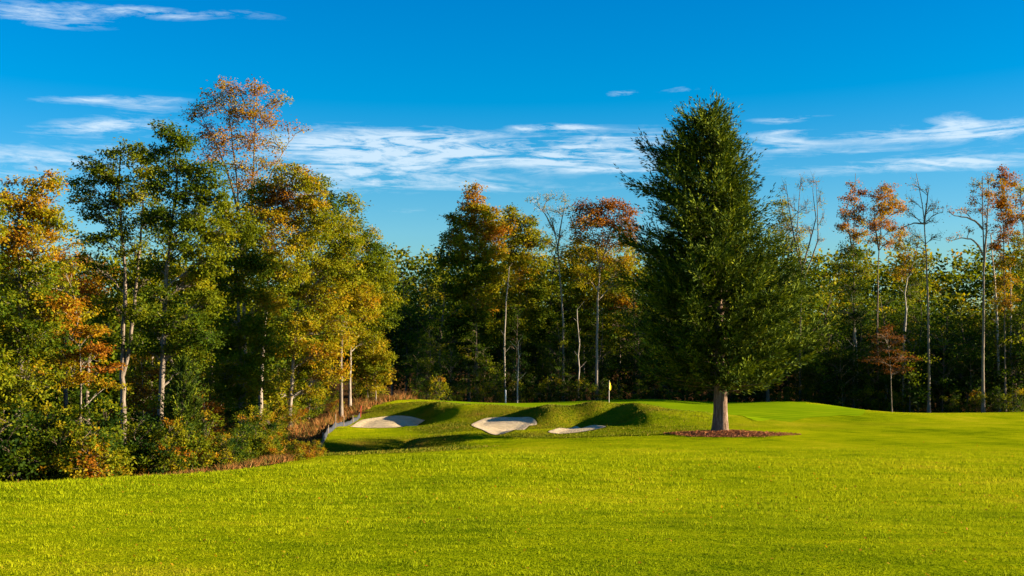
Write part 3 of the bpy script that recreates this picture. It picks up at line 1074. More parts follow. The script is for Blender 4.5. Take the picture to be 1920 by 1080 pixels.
# ------------------------------------------------------------------ trees of the left wood
G, O = .30, .62     # tints: green, orange
hero('oak_tree', 'tall oak with rusty orange top and pale forked trunk at the far left', 36, 50,
     [[(36, 850), (35, 765), (38, 680), (39, 602), (37, 520), (32, 440), (40, 370)], [(39, 610), (50, 540), (62, 470), (85, 390)]],
     [(70, 345, 50, 18, .8, -.05), (30, 380, 40, 22, .9, .05), (62, 392, 55, 22, 1, .1), (105, 340, 22, 12, .6, -.15), (100, 420, 38, 24, 1, .15), (40, 425, 45, 28, 1, .12), (15, 460, 40, 30, .9, .1), (75, 460, 50, 26, .8, .05),
      (120, 465, 22, 12, .4, .2), (20, 520, 45, 30, .9, -.02), (80, 520, 40, 30, .8, -.05), (50, 575, 60, 35, .9, -.08), (110, 580, 35, 25, .9, 0), (20, 640, 45, 35, 1, -.1), (80, 640, 55, 35, 1, -.06), (50, 710, 60, 35, 1, -.1), (0, 740, 40, 40, 1, -.1)],
     leaf=.13, per=34, clump=.36, tint=(.50, .10, .08), r0=.20, pale=.75, limbs_apart=True)
hero('broadleaf_tree', 'dark green and rust tree cut off by the left edge of the view', -45, 47,
     [[(-45, 850), (-40, 600), (-38, 420)]],
     [(-15, 365, 28, 18, 1, .1), (-40, 400, 40, 30), (-10, 440, 30, 25, 1, .1), (-60, 500, 50, 40), (-20, 560, 40, 35), (-60, 620, 50, 50), (-20, 690, 40, 45)],
     leaf=.13, per=34, clump=.36, tint=(.36, .10, .05), r0=.2, pale=.4)
hero('broadleaf_tree', 'green oak with twin dark twisting trunks forking low, second from left', 232, 61,
     [[(232, 860), (232, 798), (229, 708), (231, 640), (232, 602), (236, 520), (228, 430), (222, 340), (226, 290)], [(230, 705), (241, 660), (247, 610), (252, 550), (262, 450), (268, 350), (275, 315)]],
     [(238, 285, 36, 14), (262, 300, 26, 14, .8), (182, 318, 32, 16), (153, 345, 24, 16), (214, 332, 34, 22), (146, 372, 18, 12), (275, 325, 22, 20), (252, 365, 42, 22), (200, 378, 34, 18), (168, 400, 26, 18, .8), (222, 420, 34, 22, .8), (285, 410, 28, 30),
      (190, 450, 36, 18, .8), (250, 470, 34, 24, .8), (178, 500, 34, 18, .8), (225, 525, 28, 18, .7), (275, 520, 28, 25, .9), (200, 570, 34, 20), (178, 610, 28, 22), (262, 590, 26, 22, .8), (208, 640, 30, 16, .7), (270, 640, 22, 16, .6)],
     leaf=.14, per=36, clump=.38, clumps_k=.95, tint=(.30, .07, .03), r0=.24, pale=.45, limbs_apart=True)
hero('broadleaf_tree', 'green oak with one straight tall trunk pale at mid height, right of the forked oak', 303, 59,
     [[(303, 860), (300, 815), (303, 720), (307, 640), (309, 560), (313, 500), (322, 420), (332, 340), (328, 265)]],
     [(325, 248, 32, 13), (350, 272, 28, 18), (300, 285, 24, 18), (330, 312, 40, 20), (385, 325, 30, 22), (303, 350, 28, 20), (355, 360, 40, 24), (405, 372, 26, 26), (315, 405, 34, 22), (370, 415, 40, 26), (410, 440, 26, 28), (335, 460, 42, 24),
      (395, 490, 36, 26), (290, 500, 32, 20), (350, 525, 45, 22), (310, 560, 34, 16), (390, 570, 34, 24), (335, 600, 50, 18), (290, 620, 32, 16), (375, 635, 38, 20), (322, 655, 44, 14), (362, 680, 26, 12), (270, 655, 22, 12)],
     leaf=.14, per=38, clump=.38, tint=(.31, .07, -.02), r0=.25, pale=.6, limbs_apart=True)
hero('broadleaf_tree', 'tallest tree, thin rust brown leaves on fanned upright limbs against the sky', 462, 82,
     [[(462, 800), (458, 600), (452, 450), (446, 370), (440, 300), (428, 210)], [(456, 470), (470, 400), (474, 330), (478, 240), (482, 190)], [(454, 430), (436, 350), (410, 280), (385, 230)], [(458, 480), (488, 380), (510, 320), (540, 265)]],
     [(424, 160, 26, 16), (400, 188, 26, 18), (372, 208, 22, 16, .8), (358, 222, 12, 12, .6), (440, 205, 28, 22), (480, 170, 20, 16), (470, 215, 24, 22), (520, 188, 16, 16), (508, 225, 22, 20, .8), (540, 240, 16, 8, .6), (564, 240, 10, 6, .8), (388, 250, 28, 22, .7),
      (425, 265, 32, 24, .8), (470, 265, 28, 24, .8), (512, 265, 22, 18, .6), (405, 295, 26, 16, .6), (450, 310, 28, 18, .7), (492, 310, 24, 18, .6), (440, 345, 22, 16, .9), (475, 345, 22, 14, .8), (460, 385, 24, 18, 1), (520, 300, 16, 16, .4)],
     leaf=.145, per=19, clump=.48, clumps_k=1.35, tint=(.67, .08, .02), r0=.24, pale=.45, limbs_apart=True, twig_r=.016)
hero('broadleaf_tree', 'leafy green tree with pale grey trunk, right of the straight oak', 453, 70,
     [[(453, 860), (454, 800), (450, 700), (446, 560), (440, 450)]],
     [(425, 400, 30, 20), (450, 430, 34, 24, 1, .03), (410, 450, 30, 22), (440, 480, 44, 26), (480, 500, 36, 26), (405, 520, 36, 26), (450, 545, 46, 24, 1), (500, 570, 34, 24, 1, .06), (410, 590, 38, 24), (460, 610, 44, 24), (505, 640, 38, 22, 1, .05), (420, 650, 40, 22),
      (465, 675, 46, 20, 1, .04), (415, 700, 34, 18), (440, 735, 34, 16), (490, 715, 40, 18, 1, .06), (460, 760, 30, 10, .8, .1)],
     leaf=.15, per=40, clump=.42, clumps_k=1.1, tint=(.33, .07, .0), r0=.30, pale=.7, limbs_apart=True)
hero('broadleaf_tree', 'rounded green tree turning orange, right below the tallest tree', 487, 75,
     [[(487, 860), (487, 800), (490, 700), (500, 560), (510, 430)]],
     [(535, 322, 32, 13), (505, 345, 34, 18, 1, .05), (570, 340, 30, 18), (480, 375, 32, 20, 1, .1), (535, 370, 42, 22, 1, .12), (585, 375, 32, 20), (500, 410, 40, 22, 1, .1), (555, 410, 44, 24, 1, .14), (470, 440, 30, 20, 1, .05), (600, 415, 30, 22, 1, .1), (520, 455, 46, 24, 1, .12), (575, 460, 36, 22, 1, .05),
      (490, 500, 34, 24, 1, .1), (540, 510, 38, 24, 1, .1), (515, 560, 34, 20)],
     leaf=.15, per=38, clump=.44, clumps_k=1.1, tint=(.40, .09, .08), r0=.26, pale=.85)
hero('broadleaf_tree', 'green and gold tree with short pale trunk showing above the red shrubs', 543, 82,
     [[(543, 850), (543, 780), (548, 700), (560, 560), (580, 430)]],
     [(600, 350, 24, 16), (620, 380, 26, 18, 1, -.05), (630, 420, 30, 22), (600, 440, 30, 22, 1, .1), (640, 465, 34, 22, 1, -.03), (590, 500, 40, 24, 1, .1), (640, 510, 38, 22, 1, -.03), (560, 550, 38, 24), (610, 555, 42, 24, 1, .1), (560, 600, 38, 22, 1, .08), (610, 610, 42, 24, 1, .1),
      (545, 650, 38, 20, 1, .05), (600, 660, 40, 22, 1, .14), (560, 695, 40, 18, 1, .08), (615, 700, 38, 18, 1, .12), (520, 735, 28, 14, 1, .05), (570, 735, 30, 12, 1, .1)],
     leaf=.16, per=38, clump=.46, clumps_k=1.1, tint=(.41, .09, .0), r0=.24, pale=.9)
hero('broadleaf_tree', 'green tree with a separate tuft of leaves on top, right shoulder of left wood', 640, 92,
     [[(640, 800), (640, 640), (650, 500), (658, 400)]],
     [(652, 375, 18, 12), (668, 392, 10, 12), (660, 415, 13, 14), (640, 410, 10, 12, .6), (668, 445, 18, 14), (640, 450, 22, 18), (690, 460, 20, 18), (650, 490, 34, 20), (700, 500, 26, 20), (665, 530, 38, 22, 1, .05), (640, 570, 34, 22, 1, .05), (690, 560, 30, 22), (650, 620, 30, 22, 1, .08)],
     leaf=.17, per=36, clump=.48, clumps_k=1.1, tint=(.37, .08, .02), r0=.22, pale=.5)
hero('broadleaf_tree', 'yellow green tree with slim white trunk at the right end of the left wood', 656, 100,
     [[(656, 790), (656, 700), (658, 620), (662, 540), (672, 480)]],
     [(690, 445, 20, 14), (712, 475, 20, 16), (735, 490, 10, 8, .7), (690, 500, 30, 20), (722, 520, 24, 18), (690, 545, 36, 20, 1, .04), (726, 560, 20, 18), (680, 590, 36, 20, 1, .08), (716, 600, 28, 18), (650, 630, 32, 20, 1, .12), (690, 635, 26, 14, 1, .05)],
     leaf=.17, per=38, clump=.5, clumps_k=1.1, tint=(.38, .08, -.04), r0=.20, pale=1.0)
hero('small_tree', 'small golden tree on the bank above the silt fence', 705, 103,
     [[(705, 760), (703, 700), (700, 660)], [(690, 745), (685, 700), (680, 670)]],
     [(700, 650, 24, 14), (680, 672, 22, 16), (718, 672, 20, 16), (700, 695, 32, 14), (672, 705, 18, 14), (725, 705, 14, 14), (695, 722, 30, 8, .8)],
     leaf=.16, per=34, clump=.42, tint=(.55, .09, -.03), r0=.10, pale=.6)
hero('small_tree', 'small tree with layered orange leaves left of the forked oak', 150, 54,
     [[(150, 860), (152, 750), (150, 650), (140, 560)]],
     [(120, 500, 26, 14, .9, -.05), (110, 540, 34, 14, .9, -.1), (150, 585, 30, 12, 1, .0), (175, 620, 32, 10, 1, .08), (130, 625, 34, 14, 1, -.08), (190, 655, 34, 9, 1, .1), (150, 670, 40, 12, 1, .02), (200, 690, 30, 8, 1, .1), (155, 710, 44, 12, 1, .0), (205, 722, 26, 8, 1, .08), (110, 680, 34, 24, 1, -.1)],
     leaf=.13, per=30, clump=.34, tint=(.60, .08, 0), r0=.09, pale=.6, flat=.4)
hero('small_tree', 'red orange sapling in the gap between the forked oak and straight oak', 268, 66,
     [[(268, 860), (268, 760), (266, 670)]],
     [(265, 672, 24, 12), (280, 700, 26, 12), (255, 712, 20, 12), (275, 735, 26, 12), (255, 755, 20, 12), (285, 765, 22, 12)],
     leaf=.14, per=26, clump=.36, tint=(.72, .08, 0), r0=.07, pale=.5, flat=.45)
hero('small_tree', 'red leaved sapling beside the young juniper', 385, 64,
     [[(388, 870), (386, 800), (382, 740)]],
     [(372, 745, 14, 10), (385, 770, 20, 12), (398, 800, 20, 16), (380, 820, 20, 16), (400, 845, 18, 12), (385, 860, 20, 10)],
     leaf=.14, per=26, clump=.34, tint=(.80, .06, 0), r0=.06, pale=.4)
hero('small_tree', 'golden orange backdrop tree seen through the gap left of the forked oak', 150, 95,
     [[(150, 800), (150, 650), (150, 520)]],
     [(110, 480, 20, 12), (150, 490, 30, 14), (180, 510, 26, 16), (130, 530, 40, 20, 1, .05), (180, 550, 36, 22), (140, 580, 44, 22), (190, 610, 34, 22)],
     leaf=.18, per=34, clump=.55, tint=(.70, .07, 0), r0=.15, pale=.3)

# young juniper in front of the left wood
jx, jy = at(343, 800, 50)[:2]
jun = thing('young_juniper', 'young dark green juniper at the fairway edge, left of the red sapling', 'tree', (jx, jy, gz(jx, jy)))
conifer(jun, 4.2, .06, lambda tz, an: .95 * (1 - tz) ** .55 * (.45 + .55 * min(1, tz * 4)) * (1 + .12 * math.sin(3 * an)), 150, .30, .38, first=.03, pale=.1, blade=.12, rise=.6)

# ------------------------------------------------------------------ library of plain trees and shrubs, then copies
def lib_lobes(H, R0, low, kind, n, seed):
    rg = np.random.default_rng(seed)
    out_ = []
    for i in range(n):
        tz = low + (1 - low) * (i + .5) / n
        u = (tz - low) / (1 - low)
        if kind == 'cone': rr = R0 * (1 - u) ** .7 + .3
        elif kind == 'column': rr = R0 * (.35 + .65 * math.sin(math.pi * (u * .8 + .15)))
        else: rr = R0 * math.sqrt(max(.08, 1 - (u * 1.9 - .85) ** 2 * .95))
        an = i * 2.4 + rg.random() * .8
        d = rr * rg.uniform(.25, .7)
        s = rr * rg.uniform(.42, .62)
        out_.append(((math.cos(an) * d, math.sin(an) * d, tz * H - s * .3), (s, s, s * .6), rg.uniform(.75, 1.15), rg.normal() * .05))
    return out_


def lib_tree(name, label, H, R0, low, kind, nl, seed, cat='tree', **kw):
    root = thing(name, label, cat, (0, 0, 0))
    lobes = lib_lobes(H, R0, low, kind, nl, seed)
    trunk = [(0, 0, 0), (rng.normal() * .15, rng.normal() * .15, H * .35), (rng.normal() * .3, rng.normal() * .3, H * .7), (rng.normal() * .3, rng.normal() * .3, H * .95)]
    build_tree(root, [trunk], lobes, **kw)
    return root


def px_of(x, y):
    return 960 + F * x / y


def zone(px, table):
    for lim, txt in table:
        if px < lim:
            return txt
    return table[-1][1]


def hue(sh):
    return 'dark green' if sh < -.08 else 'green' if sh < .0 else 'green and gold' if sh < .08 else 'golden' if sh < .17 else 'rusty'


def size_word(sc, mid):
    return 'small' if sc < mid * .85 else 'large' if sc > mid * 1.15 else 'middling'


BACK = [(770, 'at the left corner of the centre wood'), (830, 'behind the left bunker'), (900, 'below the pointed orange tree'), (960, 'near the white marker post'),
        (1020, 'right of the reddish white sapling'), (1085, 'below the half bare leaning tree'), (1145, 'just left of the golf flag'), (1200, 'just right of the golf flag'),
        (1270, 'behind the left skirt of the cedar'), (1350, 'behind the cedar trunk'), (1430, 'right of the cedar trunk'), (1500, 'behind the right skirt of the cedar'),
        (1570, 'below the bare stems right of the cedar'), (1640, 'below the narrow conical tree'), (1710, 'by the small red maple'), (1780, 'below the bare pole-like tree'), (1860, 'by the blue grey trunk'), (3000, 'near the right edge')]
LEFTW = [(60, 'at the far left edge'), (110, 'below the orange topped oak'), (200, 'below the layered orange tree'), (262, 'by the forked oak'), (320, 'by the straight oak'),
         (400, 'beside the young juniper'), (470, 'under the grey trunked tree'), (540, 'before the pale trunks'), (600, 'at the silt fence foot'), (680, 'above the silt fence'), (3000, 'on the bank by the small golden tree')]
USED = set()


def put(src, px, Y, label, group=None, scale=1.0, shift=0.0, pale=None, rot=None, x=None, cat=None, dz=-.05):
    if x is None:
        if px > 1460:
            Y *= 1.085
        x = at(px, 700, Y)[0]
    loc = (x, Y, gz(x, Y) + dz)
    rot = random.uniform(0, 6.28) if rot is None else rot
    if src.name not in USED:
        USED.add(src.name)
        src.location = loc; src.rotation_euler = (0, 0, rot); src.scale = (scale,) * 3
        src['label'] = label
        if group: src['group'] = group
        if cat: src['category'] = cat
        for ch in src.children:
            if 'tint_shift' in ch: ch['tint_shift'] = float(shift)
            if pale is not None and 'pale' in ch: ch['pale'] = float(pale)
        return src
    return dup(src, loc, rot, scale, label, group, shift, pale, cat)


K = dict(leaf=.22, clump=.75, clumps_k=.44, per=27, r0=.20, twig_r=.02, flat=.5)
LIB = {
    'round': lib_tree('broadleaf_tree', 'x', 14, 3.6, .22, 'round', 22, 1, tint=(.27, .08, .06), **K),
    'round2': lib_tree('broadleaf_tree', 'x', 13, 3.2, .15, 'round', 22, 2, tint=(.30, .09, .10), **K),
    'cone': lib_tree('broadleaf_tree', 'x', 15, 3.4, .12, 'cone', 24, 3, tint=(.25, .07, .08), **K),
    'column': lib_tree('broadleaf_tree', 'x', 14, 2.6, .2, 'column', 22, 4, tint=(.30, .08, .08), **K),
    'under': lib_tree('small_tree', 'x', 7, 2.6, .08, 'round', 16, 5, tint=(.28, .09, .0), **{**K, 'leaf': .2, 'clump': .6, 'r0': .09}),
    'under2': lib_tree('small_tree', 'x', 6.5, 2.4, .08, 'column', 16, 6, tint=(.33, .10, .0), **{**K, 'leaf': .2, 'clump': .6, 'r0': .08}),
}
KS = dict(clumps_k=.4, leaf=.11, clump=.26, per=30, r0=.03, twig_r=.008, flat=.7, sides=5)
SHR = [
    lib_tree('shrub', 'x', 2.2, 1.1, .10, 'round', 12, 11, 'shrub', tint=(.34, .13, .05), **KS),
    lib_tree('shrub', 'x', 1.8, 1.2, .10, 'round', 12, 12, 'shrub', tint=(.30, .15, .0), **KS),
    lib_tree('shrub', 'x', 2.6, .95, .10, 'column', 12, 13, 'shrub', tint=(.38, .14, .08), **KS),
]
KB = dict(clumps_k=.4, leaf=.16, clump=.42, per=24, r0=.04, twig_r=.012, flat=.6, sides=5)
BUSH = [
    lib_tree('shrub', 'x', 3.2, 1.7, .06, 'round', 12, 14, 'shrub', tint=(.26, .11, .0), **KB),
    lib_tree('shrub', 'x', 2.8, 1.8, .06, 'round', 12, 15, 'shrub', tint=(.32, .12, .0), **KB),
]

# --- centre wood: traced trees
hero('broadleaf_tree', 'pointed tree turning orange at its top, tallest of the centre wood', 895, 131,
     [[(895, 800), (893, 600), (890, 450), (888, 370)]],
     [(886, 358, 12, 12, 1, .12), (890, 385, 24, 16, 1, .14), (865, 410, 22, 14), (915, 405, 26, 16, 1, .1), (890, 430, 36, 18, 1, .08), (848, 445, 24, 14, 1, -.1), (930, 440, 26, 16, 1, .08), (870, 465, 36, 18), (915, 475, 32, 18, 1, .08), (845, 485, 24, 14, 1, -.1), (890, 510, 42, 20), (930, 520, 26, 18),
      (860, 540, 34, 20), (900, 560, 42, 20, 1, .05), (870, 600, 42, 20, 1, -.08), (910, 620, 34, 20, 1, -.05)],
     leaf=.24, per=36, clump=.66, clumps_k=1.5, tint=(.42, .11, .12), r0=.24, pale=.4)
hero('broadleaf_tree', 'green tree with brownish side, right of the pointed orange tree', 975, 134,
     [[(975, 800), (975, 600), (972, 450)]],
     [(960, 402, 18, 12), (985, 420, 22, 14), (950, 425, 20, 14, 1, .1), (970, 450, 32, 16), (1005, 450, 24, 14), (955, 480, 28, 18, 1, .12), (990, 490, 34, 18), (965, 520, 34, 20, 1, .05), (1005, 540, 32, 20), (970, 570, 38, 20), (1010, 600, 34, 20), (960, 620, 34, 20)],
     leaf=.24, per=34, clump=.66, clumps_k=1.4, tint=(.37, .10, .05), r0=.2, pale=.3)
hero('bare_tree', 'half bare tree leaning left with wispy spreading top and white lower trunk', 1056, 129,
     [[(1060, 780), (1056, 600), (1050, 520), (1045, 460), (1038, 420), (1020, 385)], [(1045, 470), (1052, 420), (1060, 380), (1058, 368)], [(1042, 440), (1022, 400), (1000, 380)]],
     [(1005, 375, 16, 8, .9), (1030, 372, 18, 10, .8), (1055, 372, 16, 10, .8), (1015, 392, 20, 10, .7), (1045, 395, 20, 12, .8), (1068, 385, 12, 10, .6), (1035, 420, 22, 12, .6), (1055, 440, 20, 14, .7), (1030, 455, 18, 12, .7), (1050, 480, 20, 14, .8)],
     leaf=.17, per=12, clump=.6, tint=(.48, .08, 0), r0=.22, pale=.9, bare=.35, limbs_apart=True, twig_r=.022)
hero('broadleaf_tree', 'tree with rusty red crown on a white trunk forked in a V', 1118, 128,
     [[(1118, 790), (1120, 620), (1122, 540), (1125, 500), (1112, 440), (1104, 400)], [(1124, 510), (1138, 460), (1150, 410), (1155, 385)]],
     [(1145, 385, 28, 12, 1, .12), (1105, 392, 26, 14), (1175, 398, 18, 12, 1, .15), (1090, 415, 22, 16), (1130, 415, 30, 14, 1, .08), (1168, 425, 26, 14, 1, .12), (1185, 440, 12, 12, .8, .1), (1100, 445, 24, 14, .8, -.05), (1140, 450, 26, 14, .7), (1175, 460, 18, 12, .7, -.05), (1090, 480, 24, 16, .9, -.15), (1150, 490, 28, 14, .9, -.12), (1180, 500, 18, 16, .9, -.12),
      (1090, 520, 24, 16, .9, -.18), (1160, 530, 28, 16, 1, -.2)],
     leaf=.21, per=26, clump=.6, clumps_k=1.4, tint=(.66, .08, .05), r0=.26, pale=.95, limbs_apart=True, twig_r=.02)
hero('broadleaf_tree', 'gold green tree filling the gap behind the forked white trunk', 1095, 136,
     [[(1095, 800), (1095, 650), (1095, 500)]],
     [(1085, 470, 26, 16), (1120, 480, 28, 16), (1075, 510, 28, 18), (1110, 520, 30, 18), (1150, 510, 26, 18), (1085, 560, 34, 20), (1130, 565, 34, 20), (1165, 570, 26, 20), (1100, 610, 38, 20), (1150, 620, 34, 20)],
     leaf=.24, per=32, clump=.66, clumps_k=1.3, tint=(.47, .07, 0), r0=.2, pale=.3)
for i, (px, Y, k, sc, sh, lb) in enumerate([
        (762, 138, 'round', 1.05, -.14, 'low green tree at the left corner of the centre wood'),
        (800, 134, 'round2', 1.12, -.14, 'dark tree beside the left corner of the centre wood'),
        (828, 130, 'column', 1.15, -.06, 'slim tree hugging the left flank of the pointed orange tree'),
        (938, 138, 'cone', 1.38, .0, 'dark spire behind the pointed orange tree'),
        (1030, 138, 'round', 1.32, .0, 'dull green tree behind the half bare leaning tree'),
        (1190, 134, 'round', 1.28, .02, 'dark tree at the left side of the cedar in the wood behind'),
        (1250, 134, 'cone', 1.15, -.05, 'dark tree hidden mostly by the cedar'),
        (1440, 122, 'round2', 1.1, -.08, 'leafy green tree behind the right flank of the cedar'),
        (1520, 118, 'under', 1.25, -.04, 'deep green small tree right of the cedar skirt')]):
    put(LIB[k], px, Y, lb, None, sc, sh)  # negative shifts darken the leaves in place of the wood's shade

# --- right wood
hero('bare_tree', 'bare tree with several thin upright stems directly right of the cedar', 1500, 116,
     [[(1500, 790), (1500, 640), (1502, 560), (1503, 500), (1494, 440), (1498, 380), (1502, 335)], [(1503, 510), (1514, 470), (1530, 410), (1524, 360), (1526, 330)], [(1502, 500), (1488, 440), (1478, 380), (1474, 340)], [(1504, 530), (1520, 490), (1534, 450), (1532, 380), (1530, 340)]],
     [(1474, 350, 8, 14), (1500, 345, 10, 16), (1525, 340, 12, 16), (1482, 385, 12, 16), (1508, 390, 12, 18), (1538, 375, 10, 18), (1540, 410, 10, 14), (1480, 425, 18, 16, 1, -.2), (1515, 430, 16, 16), (1535, 450, 10, 10)],
     leaf=.16, per=9, clump=.5, tint=(.58, .1, 0), r0=.19, pale=.25, bare=.72, limbs_apart=True, twig_r=.02)
hero('broadleaf_tree', 'green leaves clothing the lower stems of the bare tree by the cedar', 1478, 119,
     [[(1478, 790), (1478, 600), (1476, 450)]],
     [(1466, 385, 14, 12), (1478, 410, 20, 12), (1462, 430, 20, 14), (1500, 440, 18, 12, .7, .15), (1475, 465, 24, 16), (1510, 470, 14, 10, .6, .1), (1480, 510, 30, 20), (1470, 560, 36, 22), (1480, 610, 36, 22)],
     leaf=.2, per=24, clump=.55, tint=(.33, .09, 0), r0=.16, pale=.3)
hero('broadleaf_tree', 'narrow conical tree with sparse dusky red leaves and a bare tip', 1600, 112,
     [[(1602, 790), (1601, 600), (1600, 450), (1603, 380), (1604, 325)], [(1600, 480), (1590, 430), (1586, 375)]],
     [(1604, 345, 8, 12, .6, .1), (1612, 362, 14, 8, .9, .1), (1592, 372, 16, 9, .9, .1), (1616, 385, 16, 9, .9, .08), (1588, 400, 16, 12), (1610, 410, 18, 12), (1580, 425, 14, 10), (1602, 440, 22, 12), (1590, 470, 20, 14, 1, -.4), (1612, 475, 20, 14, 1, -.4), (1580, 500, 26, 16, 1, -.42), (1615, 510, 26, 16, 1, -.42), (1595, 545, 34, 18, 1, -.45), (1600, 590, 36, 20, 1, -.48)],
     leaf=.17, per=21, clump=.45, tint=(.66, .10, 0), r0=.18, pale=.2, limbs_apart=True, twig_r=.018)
hero('broadleaf_tree', 'tree with oval orange brown crown on a dark trunk, left of the bare pole-like tree', 1646, 113,
     [[(1645, 790), (1645, 600), (1646, 500), (1652, 420), (1660, 360)], [(1648, 470), (1640, 420), (1638, 380)]],
     [(1668, 352, 14, 10), (1650, 368, 18, 12), (1682, 375, 12, 12), (1664, 392, 22, 12), (1642, 400, 14, 12), (1688, 395, 10, 10), (1656, 418, 22, 12, .9), (1635, 425, 12, 12, .8), (1675, 430, 16, 12, .7), (1640, 450, 18, 12, .7, -.1), (1665, 455, 16, 12, .5, -.1)],
     leaf=.17, per=23, clump=.45, tint=(.70, .08, .03), r0=.19, pale=.15, limbs_apart=True, twig_r=.018)
hero('bare_tree', 'tall bare tree with long straight pale trunk and short side twigs', 1741, 109,
     [[(1742, 790), (1742, 700), (1740, 560), (1736, 470), (1733, 410), (1727, 370), (1718, 325)], [(1733, 420), (1737, 380), (1740, 350)], [(1735, 420), (1715, 418), (1695, 425)]],
     [(1718, 345, 10, 14), (1738, 355, 8, 12), (1712, 375, 12, 12), (1740, 385, 14, 12), (1752, 390, 10, 10), (1705, 400, 14, 12), (1745, 415, 16, 8, 1, -.3), (1700, 425, 14, 8), (1748, 445, 16, 10, 1, -.2), (1752, 400, 10, 8), (1720, 440, 12, 12), (1710, 460, 12, 12)],
     leaf=.16, per=8, clump=.5, tint=(.62, .1, 0), r0=.22, pale=.55, bare=.7, limbs_apart=True, twig_r=.02)
hero('broadleaf_tree', 'crooked small tree between the oval brown tree and the bare pole-like tree', 1712, 116,
     [[(1690, 790), (1692, 650), (1700, 560), (1706, 500), (1700, 450)], [(1704, 520), (1718, 470), (1724, 430)]],
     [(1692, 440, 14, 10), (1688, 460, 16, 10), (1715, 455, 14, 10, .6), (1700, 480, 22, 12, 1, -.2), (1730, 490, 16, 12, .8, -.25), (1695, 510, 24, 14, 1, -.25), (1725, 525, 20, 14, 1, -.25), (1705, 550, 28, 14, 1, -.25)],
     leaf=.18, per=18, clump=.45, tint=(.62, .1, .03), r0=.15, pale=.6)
hero('broadleaf_tree', 'tree with blue grey trunk and long bare arms arching left, rust leaves on top', 1843, 107,
     [[(1843, 790), (1843, 730), (1844, 600), (1845, 480), (1843, 400), (1842, 330)], [(1845, 500), (1850, 420), (1852, 360), (1850, 335)], [(1844, 480), (1836, 462), (1822, 448), (1802, 446), (1780, 452)], [(1843, 430), (1830, 415), (1812, 408), (1790, 405), (1775, 396)]],
     [(1835, 345, 10, 12), (1852, 338, 10, 14), (1842, 365, 16, 12), (1858, 370, 10, 14), (1828, 375, 12, 10, .8), (1845, 395, 18, 12, .7), (1815, 395, 14, 6, .5), (1795, 398, 14, 6, .4), (1778, 395, 8, 6, .4), (1795, 440, 14, 6, .3), (1780, 450, 10, 5, .3), (1825, 430, 10, 8, .4), (1858, 430, 14, 14, .6)],
     leaf=.16, per=20, clump=.45, tint=(.71, .08, 0), r0=.24, pale=.5, bare=.25, limbs_apart=True, twig_r=.019)
hero('broadleaf_tree', 'slender tree with dense rust red top near the right edge', 1884, 109,
     [[(1884, 790), (1884, 600), (1882, 450), (1880, 330)]],
     [(1876, 325, 10, 10), (1892, 340, 12, 14), (1870, 350, 12, 14), (1885, 370, 18, 14), (1868, 385, 12, 14), (1895, 395, 16, 14), (1878, 415, 20, 14), (1890, 440, 18, 14), (1872, 460, 16, 12), (1885, 490, 20, 14, 1, -.1), (1890, 530, 22, 14, 1, -.1), (1885, 570, 24, 16, 1, -.15)],
     leaf=.17, per=23, clump=.45, tint=(.72, .09, .02), r0=.16, pale=.3)
hero('broadleaf_tree', 'rust and green tree cut by the right edge of the view', 1925, 108,
     [[(1925, 790), (1925, 600), (1920, 450), (1912, 350)]],
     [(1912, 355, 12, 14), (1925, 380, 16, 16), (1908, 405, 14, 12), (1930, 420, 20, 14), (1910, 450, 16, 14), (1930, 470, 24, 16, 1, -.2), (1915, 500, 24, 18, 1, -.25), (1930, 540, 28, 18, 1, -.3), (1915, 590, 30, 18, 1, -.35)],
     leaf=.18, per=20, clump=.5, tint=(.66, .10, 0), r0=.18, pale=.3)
hero('small_tree', 'small maple with red layered leaves darkened for the shade of the right wood', 1672, 107,
     [[(1672, 760), (1670, 690), (1665, 640)]],
     [(1665, 612, 16, 8), (1655, 632, 24, 9), (1685, 640, 22, 9), (1665, 655, 34, 9), (1690, 670, 26, 9), (1650, 675, 26, 9), (1680, 692, 30, 8)],
     leaf=.13, per=18, clump=.45, tint=(1.0, .04, 0), r0=.08, pale=.3, flat=.35)  # tint set at the dark end, shade put into the leaf colour
# slim white stem leaning in the right wood
def snag(label, pts_px, Y, r, pale, name='dead_tree'):
    if pts_px[0][0] > 1460:
        Y *= 1.085
    b = at(pts_px[0][0], pts_px[0][1], Y)
    base = np.array((b[0], Y, gz(b[0], Y)))
    root = thing(name, label, 'tree', base)
    tb = Tubes()
    pl_ = [np.array((0, 0, -.1))] + [at(x, y, Y) - base for x, y in pts_px if (at(x, y, Y) - base)[2] > .2]
    sp = wob(resample(pl_, 9), .03)
    tb.add(sp, np.linspace(r, r * .4, 9), 7, rough=.05)
    o_ = tb.build('trunk', M['bark'], root); o_['pale'] = float(pale)
    for k in range(7):
        s0 = sp[3 + k % 6]
        an = k * 2.4
        e = s0 + np.array((math.cos(an) * .7, math.sin(an) * .7, .7)) * rng.uniform(.5, 1.2)
        tb = Tubes(); tb.add(bez(s0, (s0 + e) / 2 + (0, 0, -.1), e, 5), np.linspace(r * .28, .008, 5), 4)
        l_ = tb.build('limb', M['bark'], root); l_['pale'] = float(pale)
    return root


